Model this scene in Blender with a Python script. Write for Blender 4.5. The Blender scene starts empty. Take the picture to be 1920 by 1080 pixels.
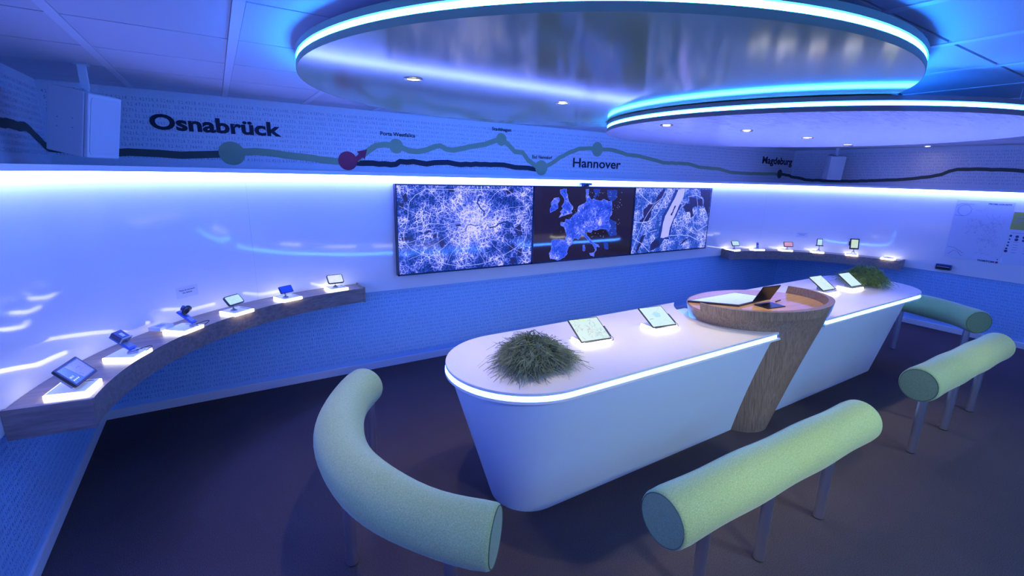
import bpy, bmesh, math, random
from mathutils import Vector, Matrix
random.seed(7)
PI = math.pi
S = bpy.context.scene
COL = S.collection

# ------------------------------------------------------------------ camera
F, YAW, PITCH, ROLL, H = 883.47, 0.5757, -0.2432, 0.0286, 2.0086
cd = bpy.data.cameras.new('camera'); cam = bpy.data.objects.new('camera', cd); COL.objects.link(cam)
cd.sensor_width = 36.0; cd.lens = F / 1920 * 36.0
cd.shift_x = -(985.84 - 960) / 1920; cd.shift_y = (546.59 - 540) / 1920
fw = Vector((math.sin(YAW) * math.cos(PITCH), math.cos(YAW) * math.cos(PITCH), math.sin(PITCH)))
rt = fw.cross(Vector((0, 0, 1))).normalized(); up = rt.cross(fw)
r2 = rt * math.cos(ROLL) + up * math.sin(ROLL); u2 = -rt * math.sin(ROLL) + up * math.cos(ROLL)
cam.matrix_world = Matrix(((r2.x, u2.x, -fw.x, 0), (r2.y, u2.y, -fw.y, 0), (r2.z, u2.z, -fw.z, H), (0, 0, 0, 1)))
cd.clip_start = 0.02
S.camera = cam
S.view_settings.view_transform = 'Standard'; S.view_settings.look = 'None'
S.view_settings.gamma = 1.0; S.view_settings.exposure = 0.2
S.view_settings.use_curve_mapping = False

# ------------------------------------------------------------------ world: a faint violet fill from the rest of the building
W = bpy.data.worlds.new('world'); S.world = W; W.use_nodes = True
W.node_tree.nodes['Background'].inputs[0].default_value = (0.30, 0.26, 0.6, 1)
W.node_tree.nodes['Background'].inputs[1].default_value = 0.05

# strengths of the light sources of the room and of the added fill lamps
COVE = ((0.125, 0.18, 1.0), 27.0)
DISC = ((0.013, 0.175, 1.0), 72.0)
DESK = ((0.040, 0.19, 1.0), 42.0)
GLOW = ((1.0, 0.96, 0.80), 6.0)
SPOT = ((1.0, 0.86, 0.62), 30.0)
HALL_FILL = 90.0; BENCH_FILL = 3.6  # unseen fills behind the viewer

def lamp_area(name, loc, sx, sy, energy, color, rot=(0, 0, 0)):
    l = bpy.data.lights.new(name, 'AREA'); l.shape = 'RECTANGLE'; l.size = sx; l.size_y = sy
    l.energy = energy; l.color = color
    o = bpy.data.objects.new(name, l); COL.objects.link(o); o.location = loc; o.rotation_euler = rot
    return o
lamp_area('hall_fill', (3.6, -1.9, 2.50), 2.2, 1.2, HALL_FILL, (0.16, 0.42, 1.0))  # added blue fill, stands in for lighting out of view

def aim(o, p): o.rotation_euler = (Vector(p) - o.location).to_track_quat('-Z', 'Y').to_euler()
FILL_POS = [(1.6, -0.9, 2.40), (3.3, -0.9, 2.40), (5.2, -0.9, 2.40)]  # added unseen lamps that brighten the benches and table base
for (x, y, z), tg in zip(FILL_POS, [(1.9, 1.4, 0.4), (3.0, 1.4, 0.4), (4.9, 1.4, 0.4)]):
    o = lamp_area('bench_fill_lamp', (x, y, z), 0.25, 0.12, BENCH_FILL, (0.92, 1.0, 0.75)); o.data.spread = math.radians(70); aim(o, tg)

# ------------------------------------------------------------------ materials
def mat(name, col=(0.8, 0.8, 0.8), rough=0.5, metal=0.0, emit=None, es=0.0, spec=0.5, coat=0.0):
    m = bpy.data.materials.new(name); m.use_nodes = True
    b = m.node_tree.nodes['Principled BSDF']
    b.inputs['Base Color'].default_value = (*col, 1); b.inputs['Roughness'].default_value = rough
    b.inputs['Metallic'].default_value = metal; b.inputs['Specular IOR Level'].default_value = spec
    b.inputs['Coat Weight'].default_value = coat
    if emit: b.inputs['Emission Color'].default_value = (*emit, 1); b.inputs['Emission Strength'].default_value = es
    return m
class NT:
    def __init__(s, m): s.m = m; s.t = m.node_tree; s.b = s.t.nodes['Principled BSDF']
    def n(s, typ, **k):
        nd = s.t.nodes.new(typ)
        for a, v in k.items(): setattr(nd, a, v)
        return nd
    def l(s, a, b): s.t.links.new(a, b)
    def coords(s, scale=(1, 1, 1), rot=(0, 0, 0), kind='Object'):
        tc = s.n('ShaderNodeTexCoord'); mp = s.n('ShaderNodeMapping')
        mp.inputs['Scale'].default_value = scale; mp.inputs['Rotation'].default_value = rot
        s.l(tc.outputs[kind], mp.inputs[0]); return mp.outputs[0]
    def noise(s, vec, scale, detail=3, rough=0.5):
        nd = s.n('ShaderNodeTexNoise'); nd.inputs['Scale'].default_value = scale
        nd.inputs['Detail'].default_value = detail; nd.inputs['Roughness'].default_value = rough
        if vec is not None: s.l(vec, nd.inputs['Vector'])
        return nd.outputs['Fac']
    def ramp(s, fac, stops):
        nd = s.n('ShaderNodeValToRGB'); e = nd.color_ramp.elements
        while len(e) < len(stops): e.new(0.5)
        for i, (p, c) in enumerate(stops): e[i].position = p; e[i].color = (*c, 1)
        s.l(fac, nd.inputs[0]); return nd.outputs[0]
    def math(s, op, a, b=None, clamp=False):
        nd = s.n('ShaderNodeMath', operation=op, use_clamp=clamp)
        for i, v in enumerate((a, b)):
            if v is None: continue
            if isinstance(v, (int, float)): nd.inputs[i].default_value = v
            else: s.l(v, nd.inputs[i])
        return nd.outputs[0]
    def bump(s, h, strength=0.2, dist=0.01):
        nd = s.n('ShaderNodeBump'); nd.inputs['Strength'].default_value = strength; nd.inputs['Distance'].default_value = dist
        s.l(h, nd.inputs['Height']); s.l(nd.outputs[0], s.b.inputs['Normal'])

def emis(name, ce): return mat(name, (0.8, 0.8, 0.8), 0.4, emit=ce[0], es=ce[1])

M = {}
m = mat('wallpaper', (0.62, 0.65, 0.76), 0.75); t = NT(m)
f_ = t.noise(t.coords((1, 1, 1)), 60, 4); t.l(t.ramp(f_, [(0.3, (0.68, 0.66, 0.74)), (0.7, (0.74, 0.72, 0.79))]), t.b.inputs['Base Color']); t.bump(f_, 0.05, 0.002)
M['paper'] = m
M['ink'] = mat('pale_grey_ink', (0.26, 0.29, 0.42), 0.75)
m = mat('gloss_white', (0.80, 0.80, 0.84), 0.07, spec=0.6); t = NT(m)
t.bump(t.noise(t.coords((1, 1, 0.35)), 9, 2), 0.10, 0.004)
M['gloss'] = m
m = mat('wallpaper_blue_wash', (0.30, 0.52, 0.94), 0.75); t = NT(m)  # white paper with the blue LED wash put into its colour
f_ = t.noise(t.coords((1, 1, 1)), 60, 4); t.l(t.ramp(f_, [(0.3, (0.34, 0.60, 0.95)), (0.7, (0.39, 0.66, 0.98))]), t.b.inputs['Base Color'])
M['paper_blue_wash'] = m
M['ink_blue_wash'] = mat('digit_ink_blue_wash', (0.13, 0.29, 0.66), 0.75)  # digit ink with the same blue wash mixed into its colour
M['white_paint'] = mat('white_paint', (0.78, 0.78, 0.82), 0.4)
m = mat('ceiling_tile_white', (0.58, 0.59, 0.66), 0.8); t = NT(m)
t.bump(t.noise(t.coords(), 180, 3), 0.12, 0.002); M['tile'] = m
M['rail'] = mat('ceiling_rail_white', (0.66, 0.67, 0.74), 0.45)
m = mat('dark_carpet', (0.03, 0.027, 0.035), 0.95, spec=0.1); t = NT(m)
v = t.coords(); a = t.noise(v, 260, 4, 0.7); b = t.noise(v, 1.1, 2)
mx = t.n('ShaderNodeMixRGB', blend_type='MULTIPLY'); mx.inputs[0].default_value = 0.9
t.l(t.ramp(a, [(0.35, (0.042, 0.032, 0.034)), (0.7, (0.17, 0.135, 0.14))]), mx.inputs[1])
t.l(t.ramp(b, [(0.3, (0.8, 0.8, 0.8)), (0.7, (1, 1, 1))]), mx.inputs[2]); t.l(mx.outputs[0], t.b.inputs['Base Color'])
t.bump(a, 0.6, 0.004); M['carpet'] = m
def wood(name, c1, c2, rough, vertical=True, sc=1.0):
    m = mat(name, c1, rough); t = NT(m)
    if vertical:
        v0 = t.coords((1, 1, 1), (0, 0.20, 0)); mp = t.n('ShaderNodeMapping'); mp.inputs['Scale'].default_value = (36 * sc, 36 * sc, 0.7 * sc); t.l(v0, mp.inputs[0]); v = mp.outputs[0]
    else: v = t.coords((1.2 * sc, 26 * sc, 26 * sc))
    a = t.noise(v, 2.0, 5, 0.6)
    t.l(t.ramp(a, [(0.28, c1), (0.5, tuple((x + y) / 2 for x, y in zip(c1, c2))), (0.72, c2)]), t.b.inputs['Base Color'])
    t.bump(a, 0.12, 0.002); return m
M['oak'] = wood('oak_veneer', (0.16, 0.11, 0.075), (0.40, 0.30, 0.21), 0.42, True, 1.5)
M['oak_tray_spotlit'] = wood('oak_tray_spotlit', (0.46, 0.26, 0.12), (0.66, 0.40, 0.19), 0.28, False)  # oak with the warm downlight on the tray put into its colour
M['shelf_wood'] = wood('walnut_veneer', (0.17, 0.125, 0.115), (0.32, 0.25, 0.22), 0.35, False, 0.8)
M['lime'] = mat('lime_lacquer', (0.42, 0.54, 0.30), 0.10, spec=0.6)
m = mat('disc_wood', (0.30, 0.25, 0.24), 0.2, spec=0.5); t = NT(m)
v = t.coords((1.4, 24, 24)); a = t.noise(v, 2.4, 5, 0.6)
t.l(t.ramp(a, [(0.3, (0.22, 0.18, 0.18)), (0.7, (0.36, 0.31, 0.31))]), t.b.inputs['Base Color']); M['discwood'] = m
M['disc_edge_lime'] = mat('disc_edge_olive', (0.26, 0.31, 0.18), 0.4)
M['disc_edge_wood'] = mat('disc_edge_wood', (0.20, 0.15, 0.17), 0.4)
M['top_white'] = mat('table_white', (0.80, 0.77, 0.80), 0.30)
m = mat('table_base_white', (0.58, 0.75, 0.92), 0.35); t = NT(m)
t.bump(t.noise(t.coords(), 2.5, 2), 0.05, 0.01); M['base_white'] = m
def felt(name, c1, c2):
    m = mat(name, c1, 0.95, spec=0.12); t = NT(m); v = t.coords()
    a = t.noise(v, 210, 4, 0.75); t.l(t.ramp(a, [(0.35, c1), (0.68, c2)]), t.b.inputs['Base Color'])
    t.b.inputs['Sheen Weight'].default_value = 0.35; t.b.inputs['Sheen Roughness'].default_value = 0.5
    t.bump(a, 0.35, 0.002); return m
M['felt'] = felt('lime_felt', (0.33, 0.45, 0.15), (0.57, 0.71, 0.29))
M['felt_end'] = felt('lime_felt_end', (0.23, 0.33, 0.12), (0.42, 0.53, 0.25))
M['seam'] = mat('seam_thread', (0.10, 0.16, 0.10), 0.9)
m = mat('brushed_steel', (0.86, 0.87, 0.90), 0.30, 1.0); t = NT(m)
t.bump(t.noise(t.coords((30, 30, 1)), 12, 2), 0.1, 0.001); M['steel'] = m
M['cove'] = emis('cove_led', COVE); M['disc_led'] = emis('disc_led', DISC); M['desk_led'] = emis('desk_led', DESK)
M['glow'] = emis('light_plinth_edge', GLOW); M['spot'] = emis('downlight_glass', SPOT)
M['plate'] = mat('plinth_frosted_top', (0.82, 0.85, 0.82), 0.25, emit=(0.9, 0.95, 1.0), es=0.12)
M['black'] = mat('black_plastic', (0.012, 0.013, 0.02), 0.3)
M['darkblue'] = mat('dark_blue_plastic', (0.02, 0.05, 0.16), 0.35)
M['blueplastic'] = mat('blue_plastic', (0.05, 0.14, 0.55), 0.35)
M['greyplastic'] = mat('grey_plastic', (0.35, 0.38, 0.46), 0.4)
M['cable'] = mat('cable_black', (0.015, 0.015, 0.02), 0.5)
M['spk'] = mat('speaker_white', (0.66, 0.68, 0.74), 0.5)
M['grille'] = mat('speaker_grille', (0.72, 0.74, 0.80), 0.6)
m = mat('speaker_mesh', (0.6, 0.62, 0.7), 0.55); t = NT(m); t.bump(t.noise(t.coords(), 500, 1), 0.4, 0.001); M['mesh'] = m
M['frame'] = mat('tablet_frame', (0.03, 0.035, 0.055), 0.3)
M['bezel'] = mat('display_bezel', (0.012, 0.03, 0.10), 0.25)
M['r_green'] = mat('route_green', (0.30, 0.38, 0.22), 0.7)
M['r_olive'] = mat('route_olive', (0.075, 0.085, 0.07), 0.7)
M['r_black'] = mat('route_black', (0.018, 0.018, 0.04), 0.7)
M['r_red'] = mat('route_red', (0.34, 0.03, 0.09), 0.7)
M['text'] = mat('text_ink', (0.015, 0.015, 0.04), 0.7)
M['poster'] = mat('poster_paper', (0.62, 0.66, 0.80), 0.35)
M['poster_ink'] = mat('poster_ink', (0.04, 0.05, 0.16), 0.6)
M['poster_grey'] = mat('poster_grey_ink', (0.30, 0.34, 0.55), 0.6)
M['poster_red'] = mat('poster_red_ink', (0.30, 0.05, 0.16), 0.6)
M['poster_lime'] = mat('poster_lime', (0.42, 0.45, 0.08), 0.4)
M['soil'] = mat('dark_soil', (0.02, 0.018, 0.015), 0.95)
M['pot'] = mat('planter_pot', (0.05, 0.05, 0.06), 0.5)
def leafmat(name, c1, c2):
    m = mat(name, c1, 0.5); t = NT(m); a = t.noise(t.coords(), 14, 3)
    t.l(t.ramp(a, [(0.35, c1), (0.65, c2)]), t.b.inputs['Base Color']); return m
M['grass_dark'] = leafmat('rush_grey_green', (0.09, 0.125, 0.075), (0.26, 0.32, 0.18))
M['grass_lime'] = leafmat('rush_bright_green', (0.10, 0.18, 0.04), (0.36, 0.50, 0.13))

# screens (flat emissive pictures, procedural)
def road_screen(name, center, density, cols, es, rad=True):
    m = mat(name, (0.01, 0.01, 0.03), 0.12, spec=0.5); t = NT(m)
    tc = t.n('ShaderNodeTexCoord')
    sh = t.n('ShaderNodeTexNoise'); sh.inputs['Scale'].default_value = 6; t.l(tc.outputs['Object'], sh.inputs['Vector'])
    mx = t.n('ShaderNodeMixRGB', blend_type='ADD'); mx.inputs[0].default_value = 0.06
    t.l(tc.outputs['Object'], mx.inputs[1]); t.l(sh.outputs['Color'], mx.inputs[2])
    out = None
    for sc, w, k in density:
        vo = t.n('ShaderNodeTexVoronoi', feature='DISTANCE_TO_EDGE'); vo.inputs['Scale'].default_value = sc
        t.l(mx.outputs[0], vo.inputs['Vector'])
        line = t.math('MULTIPLY', t.math('SUBTRACT', 1.0, t.math('DIVIDE', vo.outputs['Distance'], w), True), k)
        out = line if out is None else t.math('ADD', out, line)
    big = t.noise(tc.outputs['Object'], 5.0, 5, 0.6)
    patch = t.math('MULTIPLY', t.math('SUBTRACT', big, 0.40), 4.0, True)
    out = t.math('MULTIPLY', out, t.math('ADD', t.math('MULTIPLY', patch, 0.85), 0.18))
    if rad:
        sub = t.n('ShaderNodeVectorMath', operation='DISTANCE'); t.l(tc.outputs['Object'], sub.inputs[0])
        sub.inputs[1].default_value = center
        g = t.math('SUBTRACT', 1.0, t.math('MULTIPLY', sub.outputs['Value'], 2.2), True)
        g2 = t.math('POWER', g, 1.6)
        fine = t.noise(tc.outputs['Object'], 40, 4, 0.7)
        out = t.math('ADD', t.math('MULTIPLY', out, t.math('ADD', 0.75, t.math('MULTIPLY', g2, 0.6))), t.math('MULTIPLY', g2, t.math('ADD', 0.0, t.math('MULTIPLY', fine, 0.8))))
    c = t.ramp(out, cols)
    t.l(c, t.b.inputs['Emission Color']); t.b.inputs['Emission Strength'].default_value = es
    return m
RC = [(0.0, (0.004, 0.008, 0.05)), (0.16, (0.010, 0.05, 0.42)), (0.42, (0.14, 0.19, 0.92)), (0.85, (0.60, 0.58, 1.0))]
M['scr_london'] = road_screen('display_city_roads', (0.02, 0, 0.06), [(9, 0.045, 0.8), (22, 0.10, 0.75), (48, 0.16, 0.65), (90, .2, .35)], RC, 1.0)
M['scr_river'] = road_screen('display_river_city', (0, 0, 0), [(7, 0.03, 0.7), (26, 0.16, 0.8), (60, 0.25, 0.7)],
    [(0.0, (0.01, 0.03, 0.22)), (0.3, (0.03, 0.10, 0.62)), (0.6, (0.20, 0.26, 0.90)), (1.0, (0.55, 0.56, 1.0))], 1.0, False)
M['scr_dark'] = mat('display_dark', (0.008, 0.006, 0.015), 0.06, emit=(0.02, 0.012, 0.03), es=0.6, spec=0.6)
m = mat('map_land', (0.01, 0.02, 0.1), 0.3, spec=0.3); t = NT(m); v = t.coords()
a = t.noise(v, 7, 5, 0.65); b = t.noise(v, 60, 3, 0.8)
c = t.math('ADD', t.math('MULTIPLY', a, 0.9), t.math('MULTIPLY', b, 0.75))
t.l(t.ramp(c, [(0.60, (0.004, 0.02, 0.26)), (0.82, (0.02, 0.07, 0.68)), (0.95, (0.16, 0.20, 0.9)), (1.0, (0.5, 0.5, 1.0))]), t.b.inputs['Emission Color'])
t.b.inputs['Emission Strength'].default_value = 1.0; M['land'] = m
M['land_dim'] = mat('map_land_dim', (0.01, 0.01, 0.05), 0.4, emit=(0.008, 0.03, 0.28), es=1.0)
M['coast'] = mat('map_coast', (0.1, 0.1, 0.4), 0.4, emit=(0.10, 0.18, 0.85), es=1.0)
M['water'] = mat('map_water', (0.005, 0.01, 0.05), 0.3, emit=(0.008, 0.03, 0.22), es=1.0)
M['park'] = mat('map_park', (0.005, 0.01, 0.05), 0.3, emit=(0.012, 0.014, 0.08), es=1.0)
M['street'] = mat('map_street', (0.3, 0.3, 0.6), 0.3, emit=(0.42, 0.45, 1.0), es=1.0)
M['city'] = mat('map_city', (0.3, 0.3, 0.6), 0.3, emit=(0.36, 0.34, 0.95), es=1.0)
def lit_screen(name, base, ink, es, sc=30, thr=0.62):
    m = mat(name, (0.02, 0.02, 0.03), 0.15); t = NT(m); v = t.coords()
    vo = t.n('ShaderNodeTexVoronoi', feature='DISTANCE_TO_EDGE'); vo.inputs['Scale'].default_value = sc; t.l(v, vo.inputs['Vector'])
    ln = t.math('SUBTRACT', 1.0, t.math('MULTIPLY', vo.outputs['Distance'], 14), True)
    ln = t.math('MULTIPLY', ln, t.math('GREATER_THAN', t.noise(v, sc * .5, 2), 0.5))
    t.l(t.ramp(ln, [(0.0, base), (1.0, ink)]), t.b.inputs['Emission Color']); t.b.inputs['Emission Strength'].default_value = es; return m
M['s_map'] = lit_screen('tablet_map_screen', (0.62, 0.80, 0.80), (0.42, 0.60, 0.62), 0.95, 26)
M['s_map2'] = lit_screen('tablet_pale_map_screen', (0.60, 0.82, 0.86), (0.52, 0.74, 0.86), 0.95, 12)
M['s_blue'] = lit_screen('blue_map_screen', (0.03, 0.10, 0.75), (0.05, 0.18, 0.9), 0.9, 40)
M['s_grey'] = lit_screen('grey_map_screen', (0.16, 0.20, 0.55), (0.07, 0.10, 0.42), 0.9, 60)
M['s_nav'] = lit_screen('navigation_screen', (0.45, 0.72, 0.86), (0.65, 0.85, 0.9), 0.9, 60)
M['s_white'] = lit_screen('white_screen', (0.70, 0.76, 1.0), (0.55, 0.60, 0.9), 0.95, 60)
M['s_red'] = lit_screen('red_screen', (0.62, 0.30, 0.48), (0.75, 0.5, 0.6), 0.9, 60)
M['s_lime'] = lit_screen('lime_screen', (0.55, 0.72, 0.55), (0.62, 0.78, 0.78), 0.9, 20)
M['s_sheet'] = lit_screen('glass_table_screen', (0.50, 0.60, 0.92), (0.44, 0.52, 0.85), 0.8, 9)
M['redink'] = mat('screen_red_ink', (0.3, 0.1, 0.1), 0.4, emit=(0.42, 0.12, 0.16), es=0.9)
M['greenink'] = mat('screen_green_ink', (0.1, 0.3, 0.1), 0.4, emit=(0.45, 0.62, 0.22), es=0.9)
M['blueink'] = mat('screen_blue_ink', (0.1, 0.1, 0.4), 0.4, emit=(0.30, 0.62, 0.85), es=0.9)
M['inkink'] = mat('screen_dark_ink', (0.05, 0.05, 0.1), 0.4, emit=(0.08, 0.16, 0.20), es=0.9)
M['whiteink'] = mat('screen_white_ink', (0.5, 0.5, 0.5), 0.4, emit=(0.55, 0.62, 1.0), es=1.0)

# ------------------------------------------------------------------ builders
def linkmesh(name, V, Fc, m, parent=None, smooth=False, loc=None):
    me = bpy.data.meshes.new(name); me.from_pydata([tuple(v) for v in V], [], Fc)
    if smooth:
        for p in me.polygons: p.use_smooth = True
    if m: me.materials.append(m)
    me.update()
    o = bpy.data.objects.new(name, me); COL.objects.link(o)
    if parent: o.parent = parent
    if loc: o.location = loc
    return o
class MB:
    def __init__(s): s.V = []; s.F = []
    def add(s, V, Fc):
        k = len(s.V); s.V += [tuple(v) for v in V]; s.F += [tuple(i + k for i in f) for f in Fc]; return s
    def box(s, a, b, M4=None):
        x0, y0, z0 = a; x1, y1, z1 = b
        V = [(x0, y0, z0), (x1, y0, z0), (x1, y1, z0), (x0, y1, z0), (x0, y0, z1), (x1, y0, z1), (x1, y1, z1), (x0, y1, z1)]
        if M4: V = [M4 @ Vector(v) for v in V]
        return s.add(V, [(0, 3, 2, 1), (4, 5, 6, 7), (0, 1, 5, 4), (1, 2, 6, 5), (2, 3, 7, 6), (3, 0, 4, 7)])
    def loft(s, rings, cap=True, closed=True):
        n = len(rings[0]); V = [v for r in rings for v in r]; Fc = []
        for i in range(len(rings) - 1):
            for j in range(n if closed else n - 1):
                a = i * n + j; b = i * n + (j + 1) % n; Fc.append((a, b, b + n, a + n))
        if cap: Fc.append(tuple(range(n - 1, -1, -1))); Fc.append(tuple((len(rings) - 1) * n + j for j in range(n)))
        return s.add(V, Fc)
    def prism(s, pts, z0, z1): return s.loft([[(x, y, z0) for x, y in pts], [(x, y, z1) for x, y in pts]])
    def tube(s, path, r, n=8, cap=True):
        rings = []; path = [Vector(p) for p in path]
        for i, p in enumerate(path):
            d = (path[min(i + 1, len(path) - 1)] - path[max(i - 1, 0)]).normalized()
            u = d.cross(Vector((0, 0, 1)));
            if u.length < 0.05: u = d.cross(Vector((0, 1, 0)))
            u.normalize(); w = u.cross(d).normalized(); rr = r[i] if isinstance(r, (list, tuple)) else r
            rings.append([p + (u * math.cos(a) + w * math.sin(a)) * rr for a in [2 * PI * k / n for k in range(n)]])
        return s.loft(rings, cap)
    def build(s, name, m, parent=None, smooth=False, loc=None): return linkmesh(name, s.V, s.F, m, parent, smooth, loc)
def bevel(o, w=0.003, seg=2):
    b = o.modifiers.new('bevel', 'BEVEL'); b.width = w; b.segments = seg; b.limit_method = 'ANGLE'; b.angle_limit = 0.6; return o
def smooth_angle(o, ang=40):
    me = o.data
    for p in me.polygons: p.use_smooth = True
    bm = bmesh.new(); bm.from_mesh(me)
    for e in bm.edges:
        if len(e.link_faces) == 2 and e.calc_face_angle(0) > math.radians(ang): e.smooth = False
    bm.to_mesh(me); bm.free(); return o
def fixn(o):
    bm = bmesh.new(); bm.from_mesh(o.data); bmesh.ops.recalc_face_normals(bm, faces=bm.faces); bm.to_mesh(o.data); bm.free(); return o
def tag(o, label=None, cat=None, group=None, kind=None):
    if label: o['label'] = label
    if cat: o['category'] = cat
    if group: o['group'] = group
    if kind: o['kind'] = kind
    return o
def thing(name, loc, label, cat, group=None, rz=0.0):
    o = bpy.data.objects.new(name, None); COL.objects.link(o); o.location = loc; o.rotation_euler = (0, 0, rz)
    o.empty_display_size = 0.1
    return tag(o, label, cat, group)
def struct(o): o['kind'] = 'structure'; return o

# flat text
_tc = {}
def text_geo(s, bold=0.0, res=3):
    k = (s, bold, res)
    if k in _tc: return _tc[k]
    cu = bpy.data.curves.new('t', 'FONT'); cu.body = s; cu.size = 1.0; cu.offset = bold; cu.resolution_u = res; cu.fill_mode = 'FRONT'
    o = bpy.data.objects.new('t', cu); COL.objects.link(o)
    bpy.context.view_layer.update()
    me = bpy.data.meshes.new_from_object(o.evaluated_get(bpy.context.evaluated_depsgraph_get()))
    V = [(v.co.x, v.co.y) for v in me.vertices]; Fc = [tuple(p.vertices) for p in me.polygons]
    bpy.data.objects.remove(o); bpy.data.curves.remove(cu); bpy.data.meshes.remove(me)
    _tc[k] = (V, Fc); return V, Fc
def text_fit(mb, s, O, U, Vv, w, h, bold=0.0, res=3):
    """text s with its lower left at O, along U (width w) and up Vv (cap height h)"""
    V, Fc = text_geo(s, bold, res)
    x0 = min(v[0] for v in V); x1 = max(v[0] for v in V)
    ch = max(v[1] for v in text_geo('H', bold, res)[0])
    O = Vector(O); U = Vector(U); Vv = Vector(Vv)
    mb.add([O + U * ((x - x0) / (x1 - x0) * w) + Vv * (y / ch * h) for x, y in V], Fc)
def ribbon(mb, pts, w, fn):
    """thick polyline in 2D mapped by fn(x,y)->3D"""
    n = len(pts); L = []; Rr = []
    for i in range(n):
        a = Vector(pts[max(i - 1, 0)]); b = Vector(pts[min(i + 1, n - 1)]); d = (b - a).normalized(); nn = Vector((-d.y, d.x)) * w / 2
        p = Vector(pts[i]); L.append(fn(*(p + nn))); Rr.append(fn(*(p - nn)))
    mb.add(L + Rr, [(i, i + 1, n + i + 1, n + i) for i in range(n - 1)])
def densify(pts, step, jit=0.0, rs=1):
    rnd = random.Random(rs); out = []
    for a, b in zip(pts, pts[1:]):
        L = math.dist(a, b); k = max(1, int(L / step))
        for i in range(k): t_ = i / k; out.append((a[0] + (b[0] - a[0]) * t_ + rnd.uniform(-jit, jit) * (i > 0), a[1] + (b[1] - a[1]) * t_ + rnd.uniform(-jit, jit) * (i > 0)))
    out.append(tuple(pts[-1])); return out

# ------------------------------------------------------------------ room
XL, XR, YB, YF, ZC = -0.9614, 8.55, 4.6845, -3.2, 2.5441
TH = 0.12
fl = struct(MB().box((XL - TH, YF - TH, -0.1), (XR + TH, YB + TH, 0)).build('floor', M['carpet']))
wb = struct(MB().box((XL - TH, YB, 0), (XR + TH, YB + TH, ZC + .1)).build('wall_back', M['paper']))
wl = struct(MB().box((XL - TH, YF, 0), (XL, YB, ZC + .1)).build('wall_left', M['paper']))
wr = struct(MB().box((XR, YF, 0), (XR + TH, YB, ZC + .1)).build('wall_right', M['paper']))
wf = struct(MB().box((XL - TH, YF - TH, 0), (XR + TH, YF, ZC + .1)).build('wall_front', M['paper']))

# ceiling: slab, rails, tiles
ce = struct(MB().box((XL - TH, YF - TH, ZC + 0.012), (XR + TH, YB + TH, ZC + 0.1)).build('ceiling', mat('ceiling_void', (0.12, 0.12, 0.16), 0.9)))
gx = [-0.4482 + 0.5765 * k for k in range(0, 16)]; gy = [3.7965 + 0.6 - 0.6 * k for k in range(0, 13)]
xs = [XL] + [g for g in gx if g < XR - .02] + [XR]; ys = sorted([YF] + [g for g in gy if g > YF + .02] + [YB])
for g in gx:
    if g < XR - 0.02: MB().box((g - 0.019, YF, ZC - 0.004), (g + 0.019, YB, ZC + 0.012)).build('ceiling_rail', M['rail'], ce)
tiles = {}
for i in range(len(xs) - 1):
    for j in range(len(ys) - 1):
        x0, x1, y0, y1 = xs[i], xs[i + 1], ys[j], ys[j + 1]
        a0 = 0.021 if i > 0 else 0.0; a1 = 0.021 if i < len(xs) - 2 else 0.0
        w_, d_ = x1 - x0 - a0 - a1, y1 - y0 - 0.013; key = (round(w_, 3), round(d_, 3))
        if w_ < 0.03 or d_ < 0.03: continue
        if key in tiles:
            o = bpy.data.objects.new('ceiling_tile', tiles[key]); COL.objects.link(o); o.parent = ce
        else:
            o = MB().box((0, 0, 0), (w_, d_, 0.013)).build('ceiling_tile', M['tile'], ce); tiles[key] = o.data
        o.location = (x0 + a0, y0 + 0.0065, ZC - 0.001)

# printed digits of the wallpaper
def digits(fn, length, rows, parent, seed, ink='ink', cw=0.0178, chh=0.0235):
    rnd = random.Random(seed); mb = MB(); G = {}
    for ch in '0123456789.,': G[ch] = text_geo(ch, 0.0, 1)
    Hh = max(v[1] for v in G['0'][0])
    for ri, z in enumerate(rows):
        x = 0.03 - rnd.random() * 0.4; a = 52.0 + rnd.random() * .5; b = 4.5 + ri * .4
        while x < length - 0.05:
            a += rnd.uniform(-.002, .003); b += rnd.uniform(0, .03); s = ('%.5f %.5f, ', '%.5f %.4f, ', '%.4f %.5f, ', '%.3f %.5f, ')[rnd.choice((0, 0, 0, 1, 2, 3))] % (a, b)
            for ch in s:
                if x > length - 0.03: break
                if ch in G and x > 0.02:
                    V, Fc = G[ch]; mb.add([fn(x + vx * cw * 1.45, z + vy / Hh * chh) for vx, vy in V], Fc)
                x += cw * (0.55 if ch in '., ' else 1.0)
    o = mb.build('printed_digits', M[ink], parent); o['kind'] = 'stuff'; return o
E_ = 0.0015
up_rows = [2.462 - 0.041 * k for k in range(11)]; lo_rows = [0.775 - 0.041 * k for k in range(17)]
LZ = 0.829; TK = 0.0012
MB().box((XL, YB - TK, 0.0), (XR, YB, LZ)).build('lower_wallpaper', M['paper_blue_wash'], wb)  # thin sheets carrying the painted blue wash of the lower walls
MB().box((XL, YF, 0.0), (XL + TK, YB, LZ)).build('lower_wallpaper', M['paper_blue_wash'], wl)
MB().box((XR - TK, YF, 0.0), (XR, YB, LZ)).build('lower_wallpaper', M['paper_blue_wash'], wr)
for rows_, e_, ink_, sd in ((up_rows, E_, 'ink', 0), (lo_rows, TK + E_, 'ink_blue_wash', 10)):
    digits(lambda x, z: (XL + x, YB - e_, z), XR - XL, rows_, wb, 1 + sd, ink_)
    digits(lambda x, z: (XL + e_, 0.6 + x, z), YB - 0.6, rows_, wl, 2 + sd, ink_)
    digits(lambda x, z: (XR - e_, YB - x, z), YB - 0.2, rows_, wr, 3 + sd, ink_)

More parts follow.
